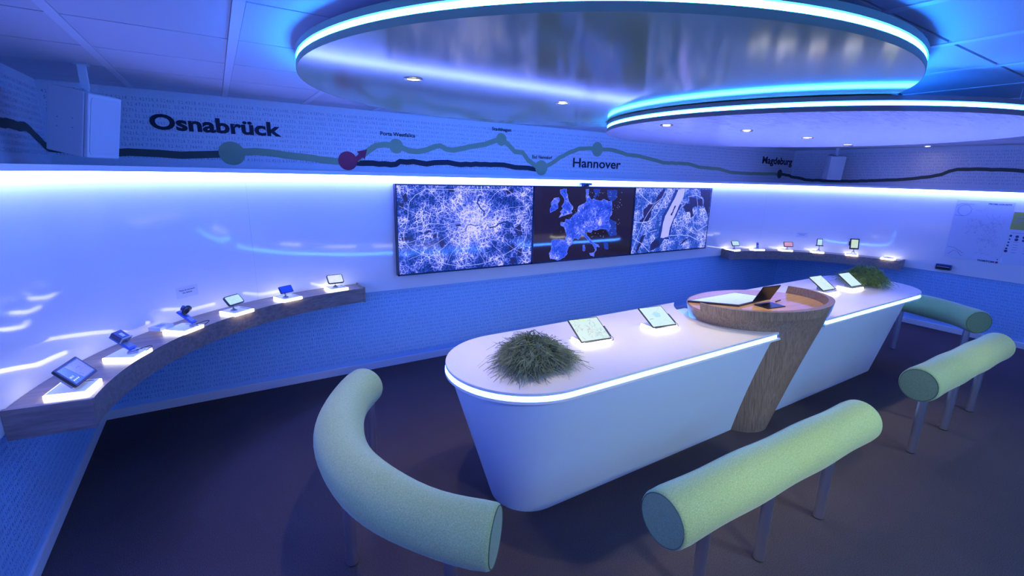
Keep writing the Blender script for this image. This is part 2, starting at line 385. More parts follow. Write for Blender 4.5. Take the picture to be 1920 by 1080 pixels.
# baseboards
def bboard(name, a, b):
    o = bevel(MB().box(a, b).build(name, M['white_paint'])); return struct(o)
bboard('baseboard_back', (XL, YB - 0.016, 0), (XR, YB, 0.075))
bboard('baseboard_left', (XL, YF, 0), (XL + 0.016, YB - 0.016, 0.075))
bboard('baseboard_right', (XR - 0.016, YF, 0), (XR, YB - 0.016, 0.075))

# glossy white cladding running round both corners in a quarter circle
R = 2.1; PT = 0.04
CLx, CLy = XL + PT + R, YB - PT - R
CRx, CRy = XR - PT - R, CLy
def path(off, y0=YF, y1=YF, seg=40):
    """inner line of the cladding moved into the room by off"""
    P = [(XL + PT + off, y0)]
    for k in range(seg + 1):
        a = PI - (PI / 2) * k / seg; P.append((CLx + (R - off) * math.cos(a), CLy + (R - off) * math.sin(a)))
    for k in range(seg + 1):
        a = PI / 2 - (PI / 2) * k / seg; P.append((CRx + (R - off) * math.cos(a), CRy + (R - off) * math.sin(a)))
    P.append((XR - PT - off, y1)); return P
def band(mb, offs0, offs1, z0, z1):
    A = path(offs0); B = path(offs1)
    rings = [[(a[0], a[1], z0), (a[0], a[1], z1), (b[0], b[1], z1), (b[0], b[1], z0)] for a, b in zip(A, B)]
    mb.loft(rings)
Z_PAN0, Z_PAN1 = 0.83, 1.972
mb = MB(); band(mb, 0.0, -0.035, Z_PAN0, Z_PAN1); pan = fixn(mb.build('trim_1', M['gloss'])); smooth_angle(pan, 30); struct(pan)
mb = MB(); band(mb, 0.075, -0.035, 1.960, 1.992); cor = fixn(mb.build('trim_2', M['white_paint'])); smooth_angle(cor, 30); struct(cor)
# the cornice closes the corners behind the curve
def corner_fill(cx, cy, sx):
    mb = MB(); pts = []
    for k in range(25):
        a = (PI / 2) * k / 24; pts.append((cx + sx * (R + .03) * math.cos(a), cy + (R + .03) * math.sin(a)))
    X = cx + sx * (R + PT - 0.001); Y = YB - 0.001
    V = [(p[0], p[1], z) for z in (1.962, 1.99) for p in pts] + [(X, Y, 1.962), (X, Y, 1.99)]
    n = len(pts); Fc = []
    for k in range(n - 1): Fc += [(2 * n, k, k + 1), (2 * n + 1, n + k + 1, n + k)]
    o = mb.add(V, Fc).build('corner_ledge', M['white_paint'], cor); return fixn(o)
corner_fill(CLx, CLy, -1); corner_fill(CRx, CRy, 1)
mb = MB(); band(mb, 0.072, 0.010, 1.932, 1.9585); led = fixn(mb.build('trim_3', M['cove'])); smooth_angle(led, 30); struct(led)

# vertical panel joints
for (x, y, a) in [(CLx + R * math.cos(math.radians(118)), CLy + R * math.sin(math.radians(118)), 28), (CRx + R * math.cos(math.radians(62)), CRy + R * math.sin(math.radians(62)), -28)]:
    M4 = Matrix.Translation((x, y, 0)) @ Matrix.Rotation(math.radians(a), 4, 'Z')
    MB().box((-0.0015, -0.0012, Z_PAN0), (0.0015, 0.004, 1.93), M4).build('panel_joint', M['rail'], pan)

# ------------------------------------------------------------------ wall print: route line, stations, names (flat print on the wall)
BK = lambda x, z: (x, YB - 0.0035, z)
def strip(name, pts, w, m, parent, fn, jit=0.004, rs=1):
    mb = MB(); ribbon(mb, densify(pts, 0.05, jit, rs), w, fn); return mb.build(name, m, parent)
route = thing('wall_route_graphic', (3.6, YB - 0.002, 2.2), 'printed green and black route line with town names along the upper wallpaper band', 'wall graphic')
off = Matrix.Translation((-3.6, -(YB - 0.002), -2.2))
def rfn(f): return lambda x, z: off @ Vector(f(x, z))
g1 = [(0.21, 2.124), (0.308, 2.133), (0.406, 2.129), (0.527, 2.113), (0.652, 2.105), (0.804, 2.088), (1.0, 2.075)]
g2 = [(1.12, 2.10), (1.23, 2.182), (1.307, 2.234), (1.383, 2.248), (1.511, 2.245), (1.616, 2.206), (1.724, 2.201), (1.808, 2.221), (1.893, 2.256), (1.951, 2.269), (2.026, 2.237), (2.097, 2.246 - .015), (2.279, 2.275), (2.468, 2.310), (2.565, 2.347), (2.664, 2.375), (2.746, 2.329), (2.837, 2.255), (2.943, 2.248), (3.017, 2.17), (3.114, 2.114), (3.205, 2.081)]
g3 = [(3.205, 2.081), (3.354, 2.147), (3.468, 2.218), (3.623, 2.286), (3.743, 2.329), (3.909, 2.344), (4.038, 2.344), (4.26, 2.345), (4.399, 2.326), (4.544, 2.298), (4.789, 2.287), (4.943, 2.266), (5.263, 2.222), (5.767, 2.225), (6.011, 2.188), (6.518, 2.172), (6.794, 2.132), (7.216, 2.126), (7.7, 2.13), (8.135, 2.14)]
dk = [(XL + .002, 2.098), (-0.577, 2.083), (-0.468, 2.088), (-0.34, 2.087), (-0.207, 2.081), (-0.068, 2.091), (0.048, 2.1), (0.134, 2.108)]
bk = [(1.102, 2.072), (1.274, 2.073), (1.489, 2.070), (1.532, 2.098), (1.666, 2.102), (1.804, 2.085), (1.89, 2.1), (2.036, 2.108), (2.126, 2.095), (2.406, 2.10), (2.703, 2.105), (2.842, 2.084), (3.02, 2.082), (3.14, 2.07)]
strip('route_line', g1, 0.058, M['r_green'], route, rfn(BK)); strip('route_line', g2, 0.052, M['r_green'], route, rfn(BK), .003)
strip('route_line', g3, 0.048, M['r_green'], route, rfn(BK), .003)
tag(strip('route_line', dk, 0.055, M['r_olive'], route, rfn(BK)), 'dark olive start of the route line')
tag(strip('route_line', [(8.168, 2.141), (8.476, 2.121), (XR - .004, 2.10)], 0.046, M['r_olive'], route, rfn(BK)), 'dark olive end of the route line')
BK2 = lambda x, z: (x, YB - 0.0030, z)
tag(strip('route_line', bk, 0.052, M['r_black'], route, rfn(BK2), .006), 'black lower branch of the route')
LW = lambda y, z: (XL + 0.0035, y, z)
tag(strip('route_line', [(2.9, 2.17), (3.4, 2.19), (3.833, 2.206), (4.001, 2.209), (4.133, 2.203), (4.26, 2.212), (4.378, 2.185), (4.512, 2.144), (4.598, 2.113), (YB, 2.098)], 0.055, M['r_olive'], route, rfn(LW)), 'dark olive route line on the left wall')
RW = lambda y, z: (XR - 0.0035, y, z)
tag(strip('route_line', [(YB, 2.10), (4.573, 2.088), (4.43, 2.055), (4.083, 2.046), (3.683, 2.052), (3.388, 2.067), (3.114, 2.085), (2.918, 2.106), (2.705, 2.14), (2.589, 2.17), (2.512, 2.215), (2.43, 2.24), (2.236, 2.246), (2.024, 2.24), (1.874, 2.235), (1.779, 2.225), (1.4, 2.21), (0.6, 2.2)], 0.046, M['r_olive'], route, rfn(RW)), 'dark olive route line on the right wall')
def dot(x, z, r, m, label=None):
    mb = MB(); n = 32; f = rfn(lambda a, b: (a, YB - 0.0042, b))
    mb.add([f(x + r * math.cos(2 * PI * k / n), z + r * 1.0 * math.sin(2 * PI * k / n)) for k in range(n)], [tuple(range(n))])
    o = mb.build('station_dot', m, route)
    if label: tag(o, label)
dot(0.134, 2.110, 0.093, M['r_green']); dot(1.042, 2.086, 0.084, M['r_red'], 'red station dot with an arrow')
dot(1.5, 2.24, 0.068, M['r_green']); dot(2.664, 2.372, 0.066, M['r_green']); dot(3.205, 2.09, 0.085, M['r_green'])
dot(4.039, 2.338, 0.088, M['r_green']); dot(8.166, 2.14, 0.075, M['r_olive'], 'dark olive station dot')
mb = MB(); f = rfn(lambda a, b: (a, YB - 0.0048, b))
mb.add([f(*p) for p in [(1.090, 2.105), (1.145, 2.152), (1.128, 2.172), (1.222, 2.196), (1.196, 2.105), (1.177, 2.122), (1.120, 2.075)]], [(0, 1, 2, 3, 4, 5, 6)])
tag(mb.build('arrow', M['r_red'], route), 'red arrow')
def wtext(s, x0, x1, z, h, bold, slope=0.0):
    mb = MB(); text_fit(mb, s, off @ Vector((x0, YB - 0.0045, z)), (1, 0, slope), (0, 0, 1), x1 - x0, h, bold, 4)
    mb.build('town_name', M['text'], route)
wtext('Osnabrück', -0.375, 0.512, 2.268, 0.108, 0.035)
wtext('Porta Westfalica', 1.352, 1.692, 2.332, 0.034, 0.02)
wtext('Stadthagen', 2.548, 2.788, 2.460, 0.034, 0.02)
wtext('Bad Nenndorf', 3.072, 3.354, 2.192, 0.036, 0.02)
wtext('Hannover', 3.665, 4.452, 2.115, 0.106, 0.02)
wtext('Magdeburg', 7.602, 8.500, 2.298, 0.112, 0.03)

# ------------------------------------------------------------------ ceiling discs
def ring_pts(c, r, z, n=128): return [(c[0] + r * math.cos(2 * PI * k / n), c[1] + r * math.sin(2 * PI * k / n), z) for k in range(n)]
def disc(label, x, y, r, z0, z1, face, edge, spots, cablept=None):
    t_ = thing('ceiling_disc', (x, y, z0), label, 'ceiling light', 'round light discs over the table')
    h = z1 - z0; za, zb_ = h * 0.36, h * 0.68; N = 128
    prof = [(r, 0), (r, za), (r - 0.014, za + .002), (r - 0.014, zb_ - .002), (r, zb_), (r, h)]
    rings = [[(a * math.cos(2 * PI * k / N), a * math.sin(2 * PI * k / N), z) for k in range(N)] for a, z in prof]
    mb = MB(); mb.loft(rings, cap=False); top = mb.build('rim', edge, t_); smooth_angle(top, 30)
    mb = MB(); mb.add([(a, b, 0) for a, b, _ in ring_pts((0, 0), r - .001, 0, N)], [tuple(range(N - 1, -1, -1))]); mb.add([(a, b, 0.006) for a, b, _ in ring_pts((0, 0), r - .001, 0, N)], [tuple(range(N))])
    # underside as two sheets: a board with a little thickness
    mb = MB(); mb.loft([ring_pts((0, 0), r - .0012, 0.0005, N), ring_pts((0, 0), r - .0012, 0.012, N)]); o = fixn(mb.build('underside_panel', face, t_))
    mb = MB(); mb.loft([ring_pts((0, 0), r - .0012, h - 0.012, N), ring_pts((0, 0), r - .0012, h - 0.0005, N)]); fixn(mb.build('top_panel', M['white_paint'], t_))
    mb = MB(); mb.loft([ring_pts((0, 0), r - 0.0135, za + .003, N), ring_pts((0, 0), r - 0.0045, za + .003, N), ring_pts((0, 0), r - 0.0045, zb_ - .003, N), ring_pts((0, 0), r - 0.0135, zb_ - .003, N)], cap=False)
    o = mb.build('light_strip', M['disc_led'], t_); smooth_angle(o, 30)
    for sx, sy in spots:
        sp = MB()
        n = 24
        sp.loft([[(sx - x + a * math.cos(2 * PI * k / n), sy - y + a * math.sin(2 * PI * k / n), z) for k in range(n)] for a, z in ((0.033, 0.0), (0.044, -0.001), (0.044, -0.004), (0.034, -0.006), (0.030, -0.001))], cap=False)
        s_ = sp.build('downlight', M['steel'], t_, True)
        g = MB(); g.add([(sx - x + 0.031 * math.cos(2 * PI * k / n), sy - y + 0.031 * math.sin(2 * PI * k / n), -0.0015) for k in range(n)], [tuple(range(n - 1, -1, -1))])
        g.build('lamp_glass', M['spot'], s_)
    for a in (30, 150, 270):
        px, py = (r - .18) * math.cos(math.radians(a)), (r - .18) * math.sin(math.radians(a))
        MB().tube([(px, py, h), (px, py, ZC - z0 - .002)], 0.0015, 6).build('hanging_wire', M['steel'], t_)
    return t_
D1 = disc('large disc nearest the camera, glossy olive green underside, glowing cyan rim', 1.85, 2.26, 1.512, 2.435, 2.508, M['lime'], M['disc_edge_lime'], [(0.842, 2.331), (1.812, 2.443)])
D2 = disc('wood veneer disc tucked under the right edge of the larger green one', 3.79, 2.12, 1.42, 2.358, 2.430, M['discwood'], M['disc_edge_wood'],
          [(2.607, 2.326), (3.245, 2.15), (4.047, 2.137), (4.98, 2.25)])
# cable on the wood disc
mb = MB(); mb.tube([(2.83 + .2 * k / 10 - 3.79, 1.10 + .03 * math.sin(k) - 2.12 + .03, 0.076 + 0.055 * math.sin(PI * k / 10)) for k in range(11)], 0.005, 6)
mb.build('cable', M['cable'], D2, True)
mb = MB(); mb.tube([(4.30 - 3.79 + .25 * k / 8, .93 - 2.12 + .04 * k / 8, 0.076 + 0.03 * math.sin(PI * k / 8)) for k in range(9)], 0.004, 6); mb.build('cable', M['cable'], D2, True)
dl = thing('ceiling_downlight', (8.25, 2.72, ZC - .004), 'small recessed ceiling spot near the right wall beyond the wood disc', 'spotlight')
n = 20
MB().loft([[(a * math.cos(2 * PI * k / n), a * math.sin(2 * PI * k / n), z) for k in range(n)] for a, z in ((0.045, 0.002), (0.045, -0.005), (0.032, -0.006))], cap=False).build('trim_ring', M['steel'], dl, True)
MB().add([(0.032 * math.cos(2 * PI * k / n), 0.032 * math.sin(2 * PI * k / n), -0.004) for k in range(n)], [tuple(range(n - 1, -1, -1))]).build('lamp_glass', M['spot'], dl)

# real lamps of the downlights
for i, (x, y, z, e) in enumerate([(0.842, 2.331, 2.425, 30), (1.812, 2.443, 2.425, 34), (2.607, 2.326, 2.348, 32), (3.245, 2.15, 2.348, 32), (4.047, 2.137, 2.348, 36), (4.98, 2.2, 2.348, 38)]):
    l = bpy.data.lights.new('downlight_lamp', 'SPOT'); l.energy = e; l.color = (1.0, 0.84, 0.62); l.spot_size = math.radians(75); l.spot_blend = 0.8; l.shadow_soft_size = 0.03
    o = bpy.data.objects.new('downlight_lamp', l); COL.objects.link(o); o.location = (x, y, z)

# ------------------------------------------------------------------ the long table
TX0, TX1, TY, TW = 1.475, 6.02, 2.26, 0.48
tb = thing('presentation_table', (3.7, 2.2, 0), 'long white table with glowing edges, tapering base and a wooden desk in its middle', 'table')
ox, oy = -3.7, -2.2
def ell(c, a, b, rot, t_):
    x, y = a * math.cos(t_), b * math.sin(t_); r_ = math.radians(rot)
    return (c[0] + x * math.cos(r_) - y * math.sin(r_), c[1] + x * math.sin(r_) + y * math.cos(r_))
def top_outline(side, inset, hw=TW):
    w = hw - inset; P = []
    if side < 0:
        for k in range(41):
            a = -PI / 2 - PI * k / 40; P.append((TX0 + w * math.cos(a), TY + w * math.sin(a)))
        c, A, B = (3.80, 2.28), 0.67 + inset, 0.58
        # from back to front along the ellipse left half
        a0 = math.asin(min(1, (TY + w - c[1]) / B)); a1 = math.asin(max(-1, (TY - w - c[1]) / B))
        for k in range(25):
            a = a0 + (a1 - a0) * k / 24; P.append((c[0] - A * math.cos(a), c[1] + B * math.sin(a)))
    else:
        for k in range(41):
            a = PI / 2 - PI * k / 40; P.append((TX1 + w * math.cos(a), TY + w * math.sin(a)))
        c, A, B = (3.72, 2.22), 0.62 + inset, 0.58
        a0 = math.asin(min(1, (TY + w - c[1]) / B)); a1 = math.asin(max(-1, (TY - w - c[1]) / B))
        for k in range(25):
            a = a1 + (a0 - a1) * k / 24; P.append((c[0] + A * math.cos(a), c[1] + B * math.sin(a)))
    return [(x + ox, y + oy) for x, y in P]
for side in (-1, 1):
    o = fixn(MB().prism(top_outline(side, 0), 0.899, 0.92).build('tabletop', M['top_white'], tb)); bevel(smooth_angle(o, 30), 0.004)
    o2 = fixn(MB().prism(top_outline(side, -0.004), 0.856, 0.872).build('lower_edge', M['top_white'], o)); smooth_angle(o2, 30)
    o3 = fixn(MB().prism(top_outline(side, 0.009), 0.8752, 0.8962).build('light_strip', M['desk_led'], o)); smooth_angle(o3, 30)
def base_ring(side, z, N=20):
    k_ = z / 0.855; w = 0.24 + (0.455 - 0.24) * k_; x0 = 1.52 + (TX0 - 1.52) * k_; x1 = 5.84 + (TX1 - 0.28 - 5.84) * k_; P = []
    if side < 0:
        for k in range(N + 1): a = -PI / 2 - PI * k / N; P.append((x0 + w * math.cos(a), TY + w * math.sin(a)))
        xc = 3.50 + 0.02 * k_ ; P += [(xc, TY + w), (xc, TY - w)]
    else:
        for k in range(N + 1): a = PI / 2 - PI * k / N; P.append((x1 + w * math.cos(a), TY + w * math.sin(a)))
        xc = 3.75; P += [(xc, TY - w), (xc, TY + w)]
    return [(x + ox, y + oy, z) for x, y in P]
for side in (-1, 1):
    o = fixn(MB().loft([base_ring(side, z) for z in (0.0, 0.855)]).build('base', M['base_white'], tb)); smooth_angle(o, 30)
# wooden desk, leaning cone under an oval tray with a raised rim
def desk_e(z):
    K = [(0.0, (3.60, 2.205), .27, .33, 0), (0.92, (3.715, 2.155), .60, .452, -9), (1.02, (3.690, 2.13), .640, .460, -9), (1.09, (3.683, 2.123), .657, .463, -9)]
    for a, b in zip(K, K[1:]):
        if z <= b[0]:
            f = (z - a[0]) / (b[0] - a[0]); return (tuple(p + (q - p) * f for p, q in zip(a[1], b[1])), a[2] + (b[2] - a[2]) * f, a[3] + (b[3] - a[3]) * f, a[4] + (b[4] - a[4]) * f)
    return K[-1][1:]
def desk_ring(z, inset=0.0, n=96, zz=None):
    c, a, b, r_ = desk_e(z); P = []
    for k in range(n):
        p = ell(c, a - inset, b - inset, r_, 2 * PI * k / n); P.append((p[0] + ox, p[1] + oy, z if zz is None else zz))
    return P
zs = [0, .2, .4, .6, .8, .92, 1.0, 1.02]
dk_ = fixn(MB().loft([desk_ring(z) for z in zs]).build('wooden_desk', M['oak'], tb)); smooth_angle(dk_, 40)
tag(dk_, 'leaning oak desk column with an oval top')
o = fixn(MB().loft([desk_ring(1.02, .012, zz=1.0205), desk_ring(1.02, .012, zz=1.0235)]).build('tray_floor', M['oak_tray_spotlit'], dk_)); smooth_angle(o, 40)
mb = MB(); rings = []
for k in range(73):
    aa = 182 + (385 - 182) * k / 72; th = math.radians(aa)
    wdt = 0.014 + 0.036 * max(0.0, math.sin(PI * k / 72)) ** 0.8
    sec = []
    for z, ins in ((1.019, 0), (1.09, 0), (1.09, wdt), (1.019, wdt)):
        c, a, b, r_ = desk_e(z); p = ell(c, a - ins, b - ins, r_, th); sec.append((p[0] + ox, p[1] + oy, z))
    rings.append(sec)
o = fixn(mb.loft(rings).build('rim', M['oak'], dk_)); smooth_angle(o, 40)

# ------------------------------------------------------------------ light plinths
def plinth(label, x, y, rz, s, z, group, w=None):
    w = w or s
    t_ = thing('light_plinth', (x, y, z), label, 'display plinth', group, rz)
    bevel(MB().box((-w / 2, -s / 2, 0.0), (w / 2, s / 2, 0.021)).build('glowing_block', M['glow'], t_), 0.002)
    bevel(MB().box((-w / 2 + .006, -s / 2 + .006, 0.021), (w / 2 - .006, s / 2 - .006, 0.0245)).build('top_plate', M['plate'], t_), 0.001)
    MB().box((w / 2 - .03, -s / 2 + 0.02, 0.0245), (w / 2 - .024, s / 2 - .05, 0.0255)).build('info_strip', M['darkblue'], t_)
    return t_
SZ = 0.932
LA = [168.4, 154.8, 140.6, 127.4, 113.7, 100.2]; LR = [1.905, 1.89, 1.90, 1.895, 1.925, 1.975]
LN = ['at the camera end of the left shelf under a large tablet', 'second from the camera end of the left shelf', 'third from the camera end of the left shelf, white box on it', 'under the sat nav with a pale green map on the left shelf', 'under the dark blue sat nav seen from behind on the left shelf', 'at the screen end of the left shelf']
LP = []
for a, r_, l_ in zip(LA, LR, LN):
    x, y = CLx + r_ * math.cos(math.radians(a)), CLy + r_ * math.sin(math.radians(a)); LP.append((x, y, a))
    plinth('glowing square plinth ' + l_, x, y, math.radians(a - 90), 0.162, SZ, 'glowing plinths on the left shelf')
RA = [79, 65.4, 51.8, 38.2, 24.6, 11.2]; RP = []
RN = ['at the screen end of the right shelf', 'under the small blue handset on the right shelf', 'under the sat nav with the pink screen', 'under the small tripod tablet on the right shelf', 'under the larger black framed tablet on the right shelf', 'without a device, at the poster end of the right shelf']
for a, l_ in zip(RA, RN):
    r_ = 1.955; x, y = CRx + r_ * math.cos(math.radians(a)), CRy + r_ * math.sin(math.radians(a)); RP.append((x, y, a))
    plinth('glowing square plinth ' + l_, x, y, math.radians(a - 90), 0.162, SZ, 'glowing plinths on the right shelf')
TN = ['under the tablet beside the left planter', 'under the second tablet from the left planter', 'under the tablet right behind the desk rim', 'under the tablet beside the right planter']
TP = [(2.035, 2.30), (2.69, 2.29), (5.15, 2.26), (5.58, 2.25)]
TP = [(2.035, 2.30), (2.69, 2.29), (5.12, 2.27), (5.60, 2.25)]
for (x, y), l_ in zip(TP, TN): plinth('glowing plinth on the white table ' + l_, x, y, -0.05, 0.16, 0.9205, 'glowing plinths on the table', w=0.22)

# ------------------------------------------------------------------ curved shelves
def shelf(label, cx, cy, a0, a1, rf0, rf1, side):
    t_ = thing('curved_shelf', (cx, cy, 0.80), label, 'shelf', 'curved wooden corner shelves')
    N = 40; F_ = []; B_ = []
    for k in range(N + 1):
        f = k / N; a = math.radians(a0 + (a1 - a0) * f); rf = rf0 + (rf1 - rf0) * f
        F_.append((rf * math.cos(a), rf * math.sin(a))); B_.append(((R - .001) * math.cos(a), (R - .001) * math.sin(a)))
    def sl(z0, z1, i0=0.0):
        rings = []
        for k in range(N + 1):
            f_ = Vector(F_[k]); b = Vector(B_[k]); d = (b - f_).normalized(); f2 = f_ + d * i0
            rings.append([(f2.x, f2.y, z0), (f2.x, f2.y, z1), (b.x, b.y, z1), (b.x, b.y, z0)])
        return MB().loft(rings)
    bevel(smooth_angle(fixn(sl(0.112, 0.132, 0.012).build('top_board', M['shelf_wood'], t_)), 30), 0.001)
    mb = MB(); rings = []
    for k in range(N + 1):
        f_ = Vector(F_[k]); b = Vector(B_[k]); d = (b - f_).normalized(); g = f_ + d * 0.012
        rings.append([(f_.x, f_.y, 0), (f_.x, f_.y, 0.132), (g.x, g.y, 0.132), (g.x, g.y, 0)])
    smooth_angle(fixn(mb.loft(rings).build('front_panel', M['shelf_wood'], t_)), 30)
    smooth_angle(fixn(sl(0.0, 0.008, 0.014).build('bottom_board', M['shelf_wood'], t_)), 30)
    for k, s_ in ((0, 1), (N, -1)):
        f_ = Vector(F_[k]); b = Vector(B_[k]); d = (b - f_).normalized(); nn = Vector((-d.y, d.x)) * 0.018
        k2 = Vector(F_[1 if k == 0 else N - 1]) - f_
        if nn.dot(k2) > 0: nn = -nn
        b = b + d * (-0.001); f2 = f_ - d * 0.004
        fixn(MB().prism([(f2.x, f2.y), (b.x, b.y), ((b + nn).x, (b + nn).y), ((f2 + nn).x, (f2 + nn).y)], -0.004, 0.142).build('end_panel', M['shelf_wood'], t_))
    return t_
shelf('long curved wooden shelf in the left corner holding six glowing plinths', CLx, CLy, 172.6, 93.8, 1.79, 1.885, -1)
shelf('curved wooden shelf in the right corner beside the poster', CRx, CRy, 81.0, 6.6, 1.865, 1.90, 1)

# ------------------------------------------------------------------ displays on the back wall
SX0, SW, ZT, ZB = 1.4386, 1.6022, 1.8876, 0.9820
SY = YB - 0.085
def dpoly(mb, pts, z=0.0, close=True):
    """fill polygon given in 0..1 screen coordinates"""
    V = [((u - .5) * SW, -0.0275 - z, (v - .5) * (ZT - ZB)) for u, v in pts]; mb.add(V, [tuple(range(len(V)))])
def dfn(z): return lambda u, v: ((u - .5) * SW, -0.0275 - z, (v - .5) * (ZT - ZB))
def dline(mb, pts, w, z, jit=0.0, rs=1):
    P = [((u - .5) * SW, (v - .5) * (ZT - ZB)) for u, v in pts]; P = densify(P, 0.02, jit, rs)
    ribbon(mb, P, w, lambda x, y: (x, -0.0275 - z, y))
def display(i, label):
    x = SX0 + SW * (i + .5); t_ = thing('wall_display', (x, SY, (ZT + ZB) / 2), label, 'screen', 'three wall displays side by side')
    w, h = SW - 0.004, ZT - ZB; b = 0.011
    mb = MB(); mb.box((-w / 2, -0.018, -h / 2), (w / 2, 0.04, h / 2)); bevel(mb.build('housing', M['black'], t_), 0.003)
    mb = MB()
    for (a, c) in (((-w / 2, -h / 2), (w / 2, -h / 2 + b + .006)), ((-w / 2, h / 2 - b), (w / 2, h / 2)), ((-w / 2, -h / 2), (-w / 2 + b, h / 2)), ((w / 2 - b, -h / 2), (w / 2, h / 2))):
        mb.box((a[0], -0.030, a[1]), (c[0], -0.0175, c[1]))
    mb.build('bezel', M['bezel'], t_)
    sc = MB().box((-w / 2 + b, -0.026, -h / 2 + b), (w / 2 - b, -0.0178, h / 2 - b)).build('screen', [M['scr_london'], M['scr_dark'], M['scr_river']][i], t_)
    MB().box((-0.02, 0.04, -0.1), (0.02, SYB, 0.1)).build('wall_bracket', M['steel'], t_)
    return t_, sc
SYB = YB - PT - SY - 0.001
T0, s0 = display(0, 'left wall display showing a dense glowing city road map')
T1, s1 = display(1, 'middle wall display with a dark map of a continent in blue lights')
T2, s2 = display(2, 'right wall display showing a blue city map split by a dark river')
EU = dict(
ireland=[(0.153, 0.788), (0.178, 0.845), (0.219, 0.855), (0.23, 0.816), (0.214, 0.779), (0.216, 0.711), (0.183, 0.688), (0.15, 0.659), (0.146, 0.702), (0.161, 0.741)],
britain=[(0.232, 0.955), (0.29, 0.968), (0.289, 0.922), (0.304, 0.883), (0.309, 0.835), (0.336, 0.766), (0.358, 0.737), (0.357, 0.698), (0.339, 0.674), (0.355, 0.648), (0.316, 0.635), (0.267, 0.616), (0.23, 0.594), (0.252, 0.652), (0.238, 0.671), (0.268, 0.709), (0.25, 0.739), (0.269, 0.777), (0.274, 0.835), (0.252, 0.883), (0.234, 0.912)],
mainland=[(0.476, 0.963), (0.505, 0.968), (0.501, 0.883), (0.534, 0.824), (0.571, 0.834), (0.591, 0.814), (0.634, 0.803), (0.663, 0.828), (0.712, 0.797), (0.751, 0.802), (0.752, 0.698), (0.76, 0.624), (0.731, 0.573), (0.735, 0.498), (0.757, 0.452), (0.743, 0.399), (0.737, 0.375), (0.722, 0.414), (0.652, 0.42), (0.606, 0.402), (0.567, 0.414), (0.554, 0.374), (0.5, 0.388), (0.49, 0.363), (0.534, 0.303), (0.575, 0.236), (0.599, 0.213), (0.639, 0.188), (0.653, 0.155), (0.616, 0.179), (0.619, 0.115), (0.598, 0.075), (0.611, 0.127), (0.576, 0.204), (0.528, 0.262), (0.488, 0.327), (0.457, 0.34), (0.43, 0.29), (0.385, 0.315), (0.365, 0.265), (0.38, 0.244), (0.332, 0.187), (0.319, 0.127), (0.327, 0.106), (0.3, 0.057), (0.237, 0.019), (0.201, 0.044), (0.167, 0.049), (0.154, 0.115), (0.173, 0.183), (0.175, 0.253), (0.174, 0.297), (0.222, 0.304), (0.299, 0.292), (0.311, 0.361), (0.295, 0.423), (0.279, 0.473), (0.25, 0.489), (0.246, 0.525), (0.291, 0.532), (0.297, 0.571), (0.333, 0.564), (0.367, 0.618), (0.401, 0.656), (0.412, 0.735), (0.469, 0.774), (0.49, 0.804), (0.48, 0.883)],
sicily=[(0.548, 0.081), (0.597, 0.085), (0.596, 0.026), (0.56, 0.052)],
sardinia=[(0.478, 0.203), (0.496, 0.202), (0.5, 0.123), (0.477, 0.13)])
EUD = [[(0.55, 0.964), (0.626, 0.965), (0.606, 0.904), (0.578, 0.844), (0.555, 0.854), (0.568, 0.904)], [(0.693, 0.225), (0.741, 0.232), (0.747, 0.113), (0.706, 0.127)],
       [(0.735, 0.57), (0.81, 0.50), (0.83, 0.32), (0.76, 0.30), (0.70, 0.41), (0.70, 0.52)], [(0.69, 0.96), (0.80, 0.96), (0.80, 0.84), (0.74, 0.80), (0.70, 0.86)]]
def sub(p, name, mb, m): return mb.build(name, m, p)
def jag(pts, amp, rs):
    P = [(u * 1.77, v) for u, v in pts]; P = densify(P + [P[0]], 0.018, amp, rs)[:-1]; return [(u / 1.77, v) for u, v in P]
mb = MB(); mc = MB()
for k, (nm, pts) in enumerate(EU.items()):
    j = jag(pts, 0.006, k); V = [Vector(((u - .5) * SW, 0, (v - .5) * (ZT - ZB))) for u, v in j]
    from mathutils.geometry import tessellate_polygon
    tri = tessellate_polygon([V]); mb.add([(v.x, -0.0268, v.z) for v in V], [tuple(t_) for t_ in tri])
    dline(mc, j + [j[0]], 0.0045, 0.0)
sub(s1, 'map_land', mb, M['land']); sub(s1, 'map_coastline', mc, M['coast'])
for k, pts in enumerate(EUD):
    mb = MB(); j = jag(pts, 0.008, k + 20); V = [Vector(((u - .5) * SW, 0, (v - .5) * (ZT - ZB))) for u, v in j]
    mb.add([(v.x, -0.0266, v.z) for v in V], [tuple(t_) for t_ in tessellate_polygon([V])])
    sub(s1, 'map_faint_land', mb, M['land_dim'])
mb = MB(); rnd = random.Random(4)
for k in range(150):
    u, v = rnd.uniform(.5, .86), rnd.uniform(.3, .93)
    if k < 60: u, v = rnd.uniform(.18, .6), rnd.uniform(.1, .75)
    if k < 60 and not (0.25 < u < .6 and .35 < v < .7): continue
    r_ = rnd.uniform(.0015, .004); c = dfn(0.0006)(u, v)
    mb.add([(c[0] + r_ * math.cos(q * PI / 3), c[1], c[2] + r_ * math.sin(q * PI / 3)) for q in range(6)], [(0, 1, 2, 3, 4, 5)])
tag(sub(s1, 'map_city_lights', mb, M['whiteink']), kind='stuff')
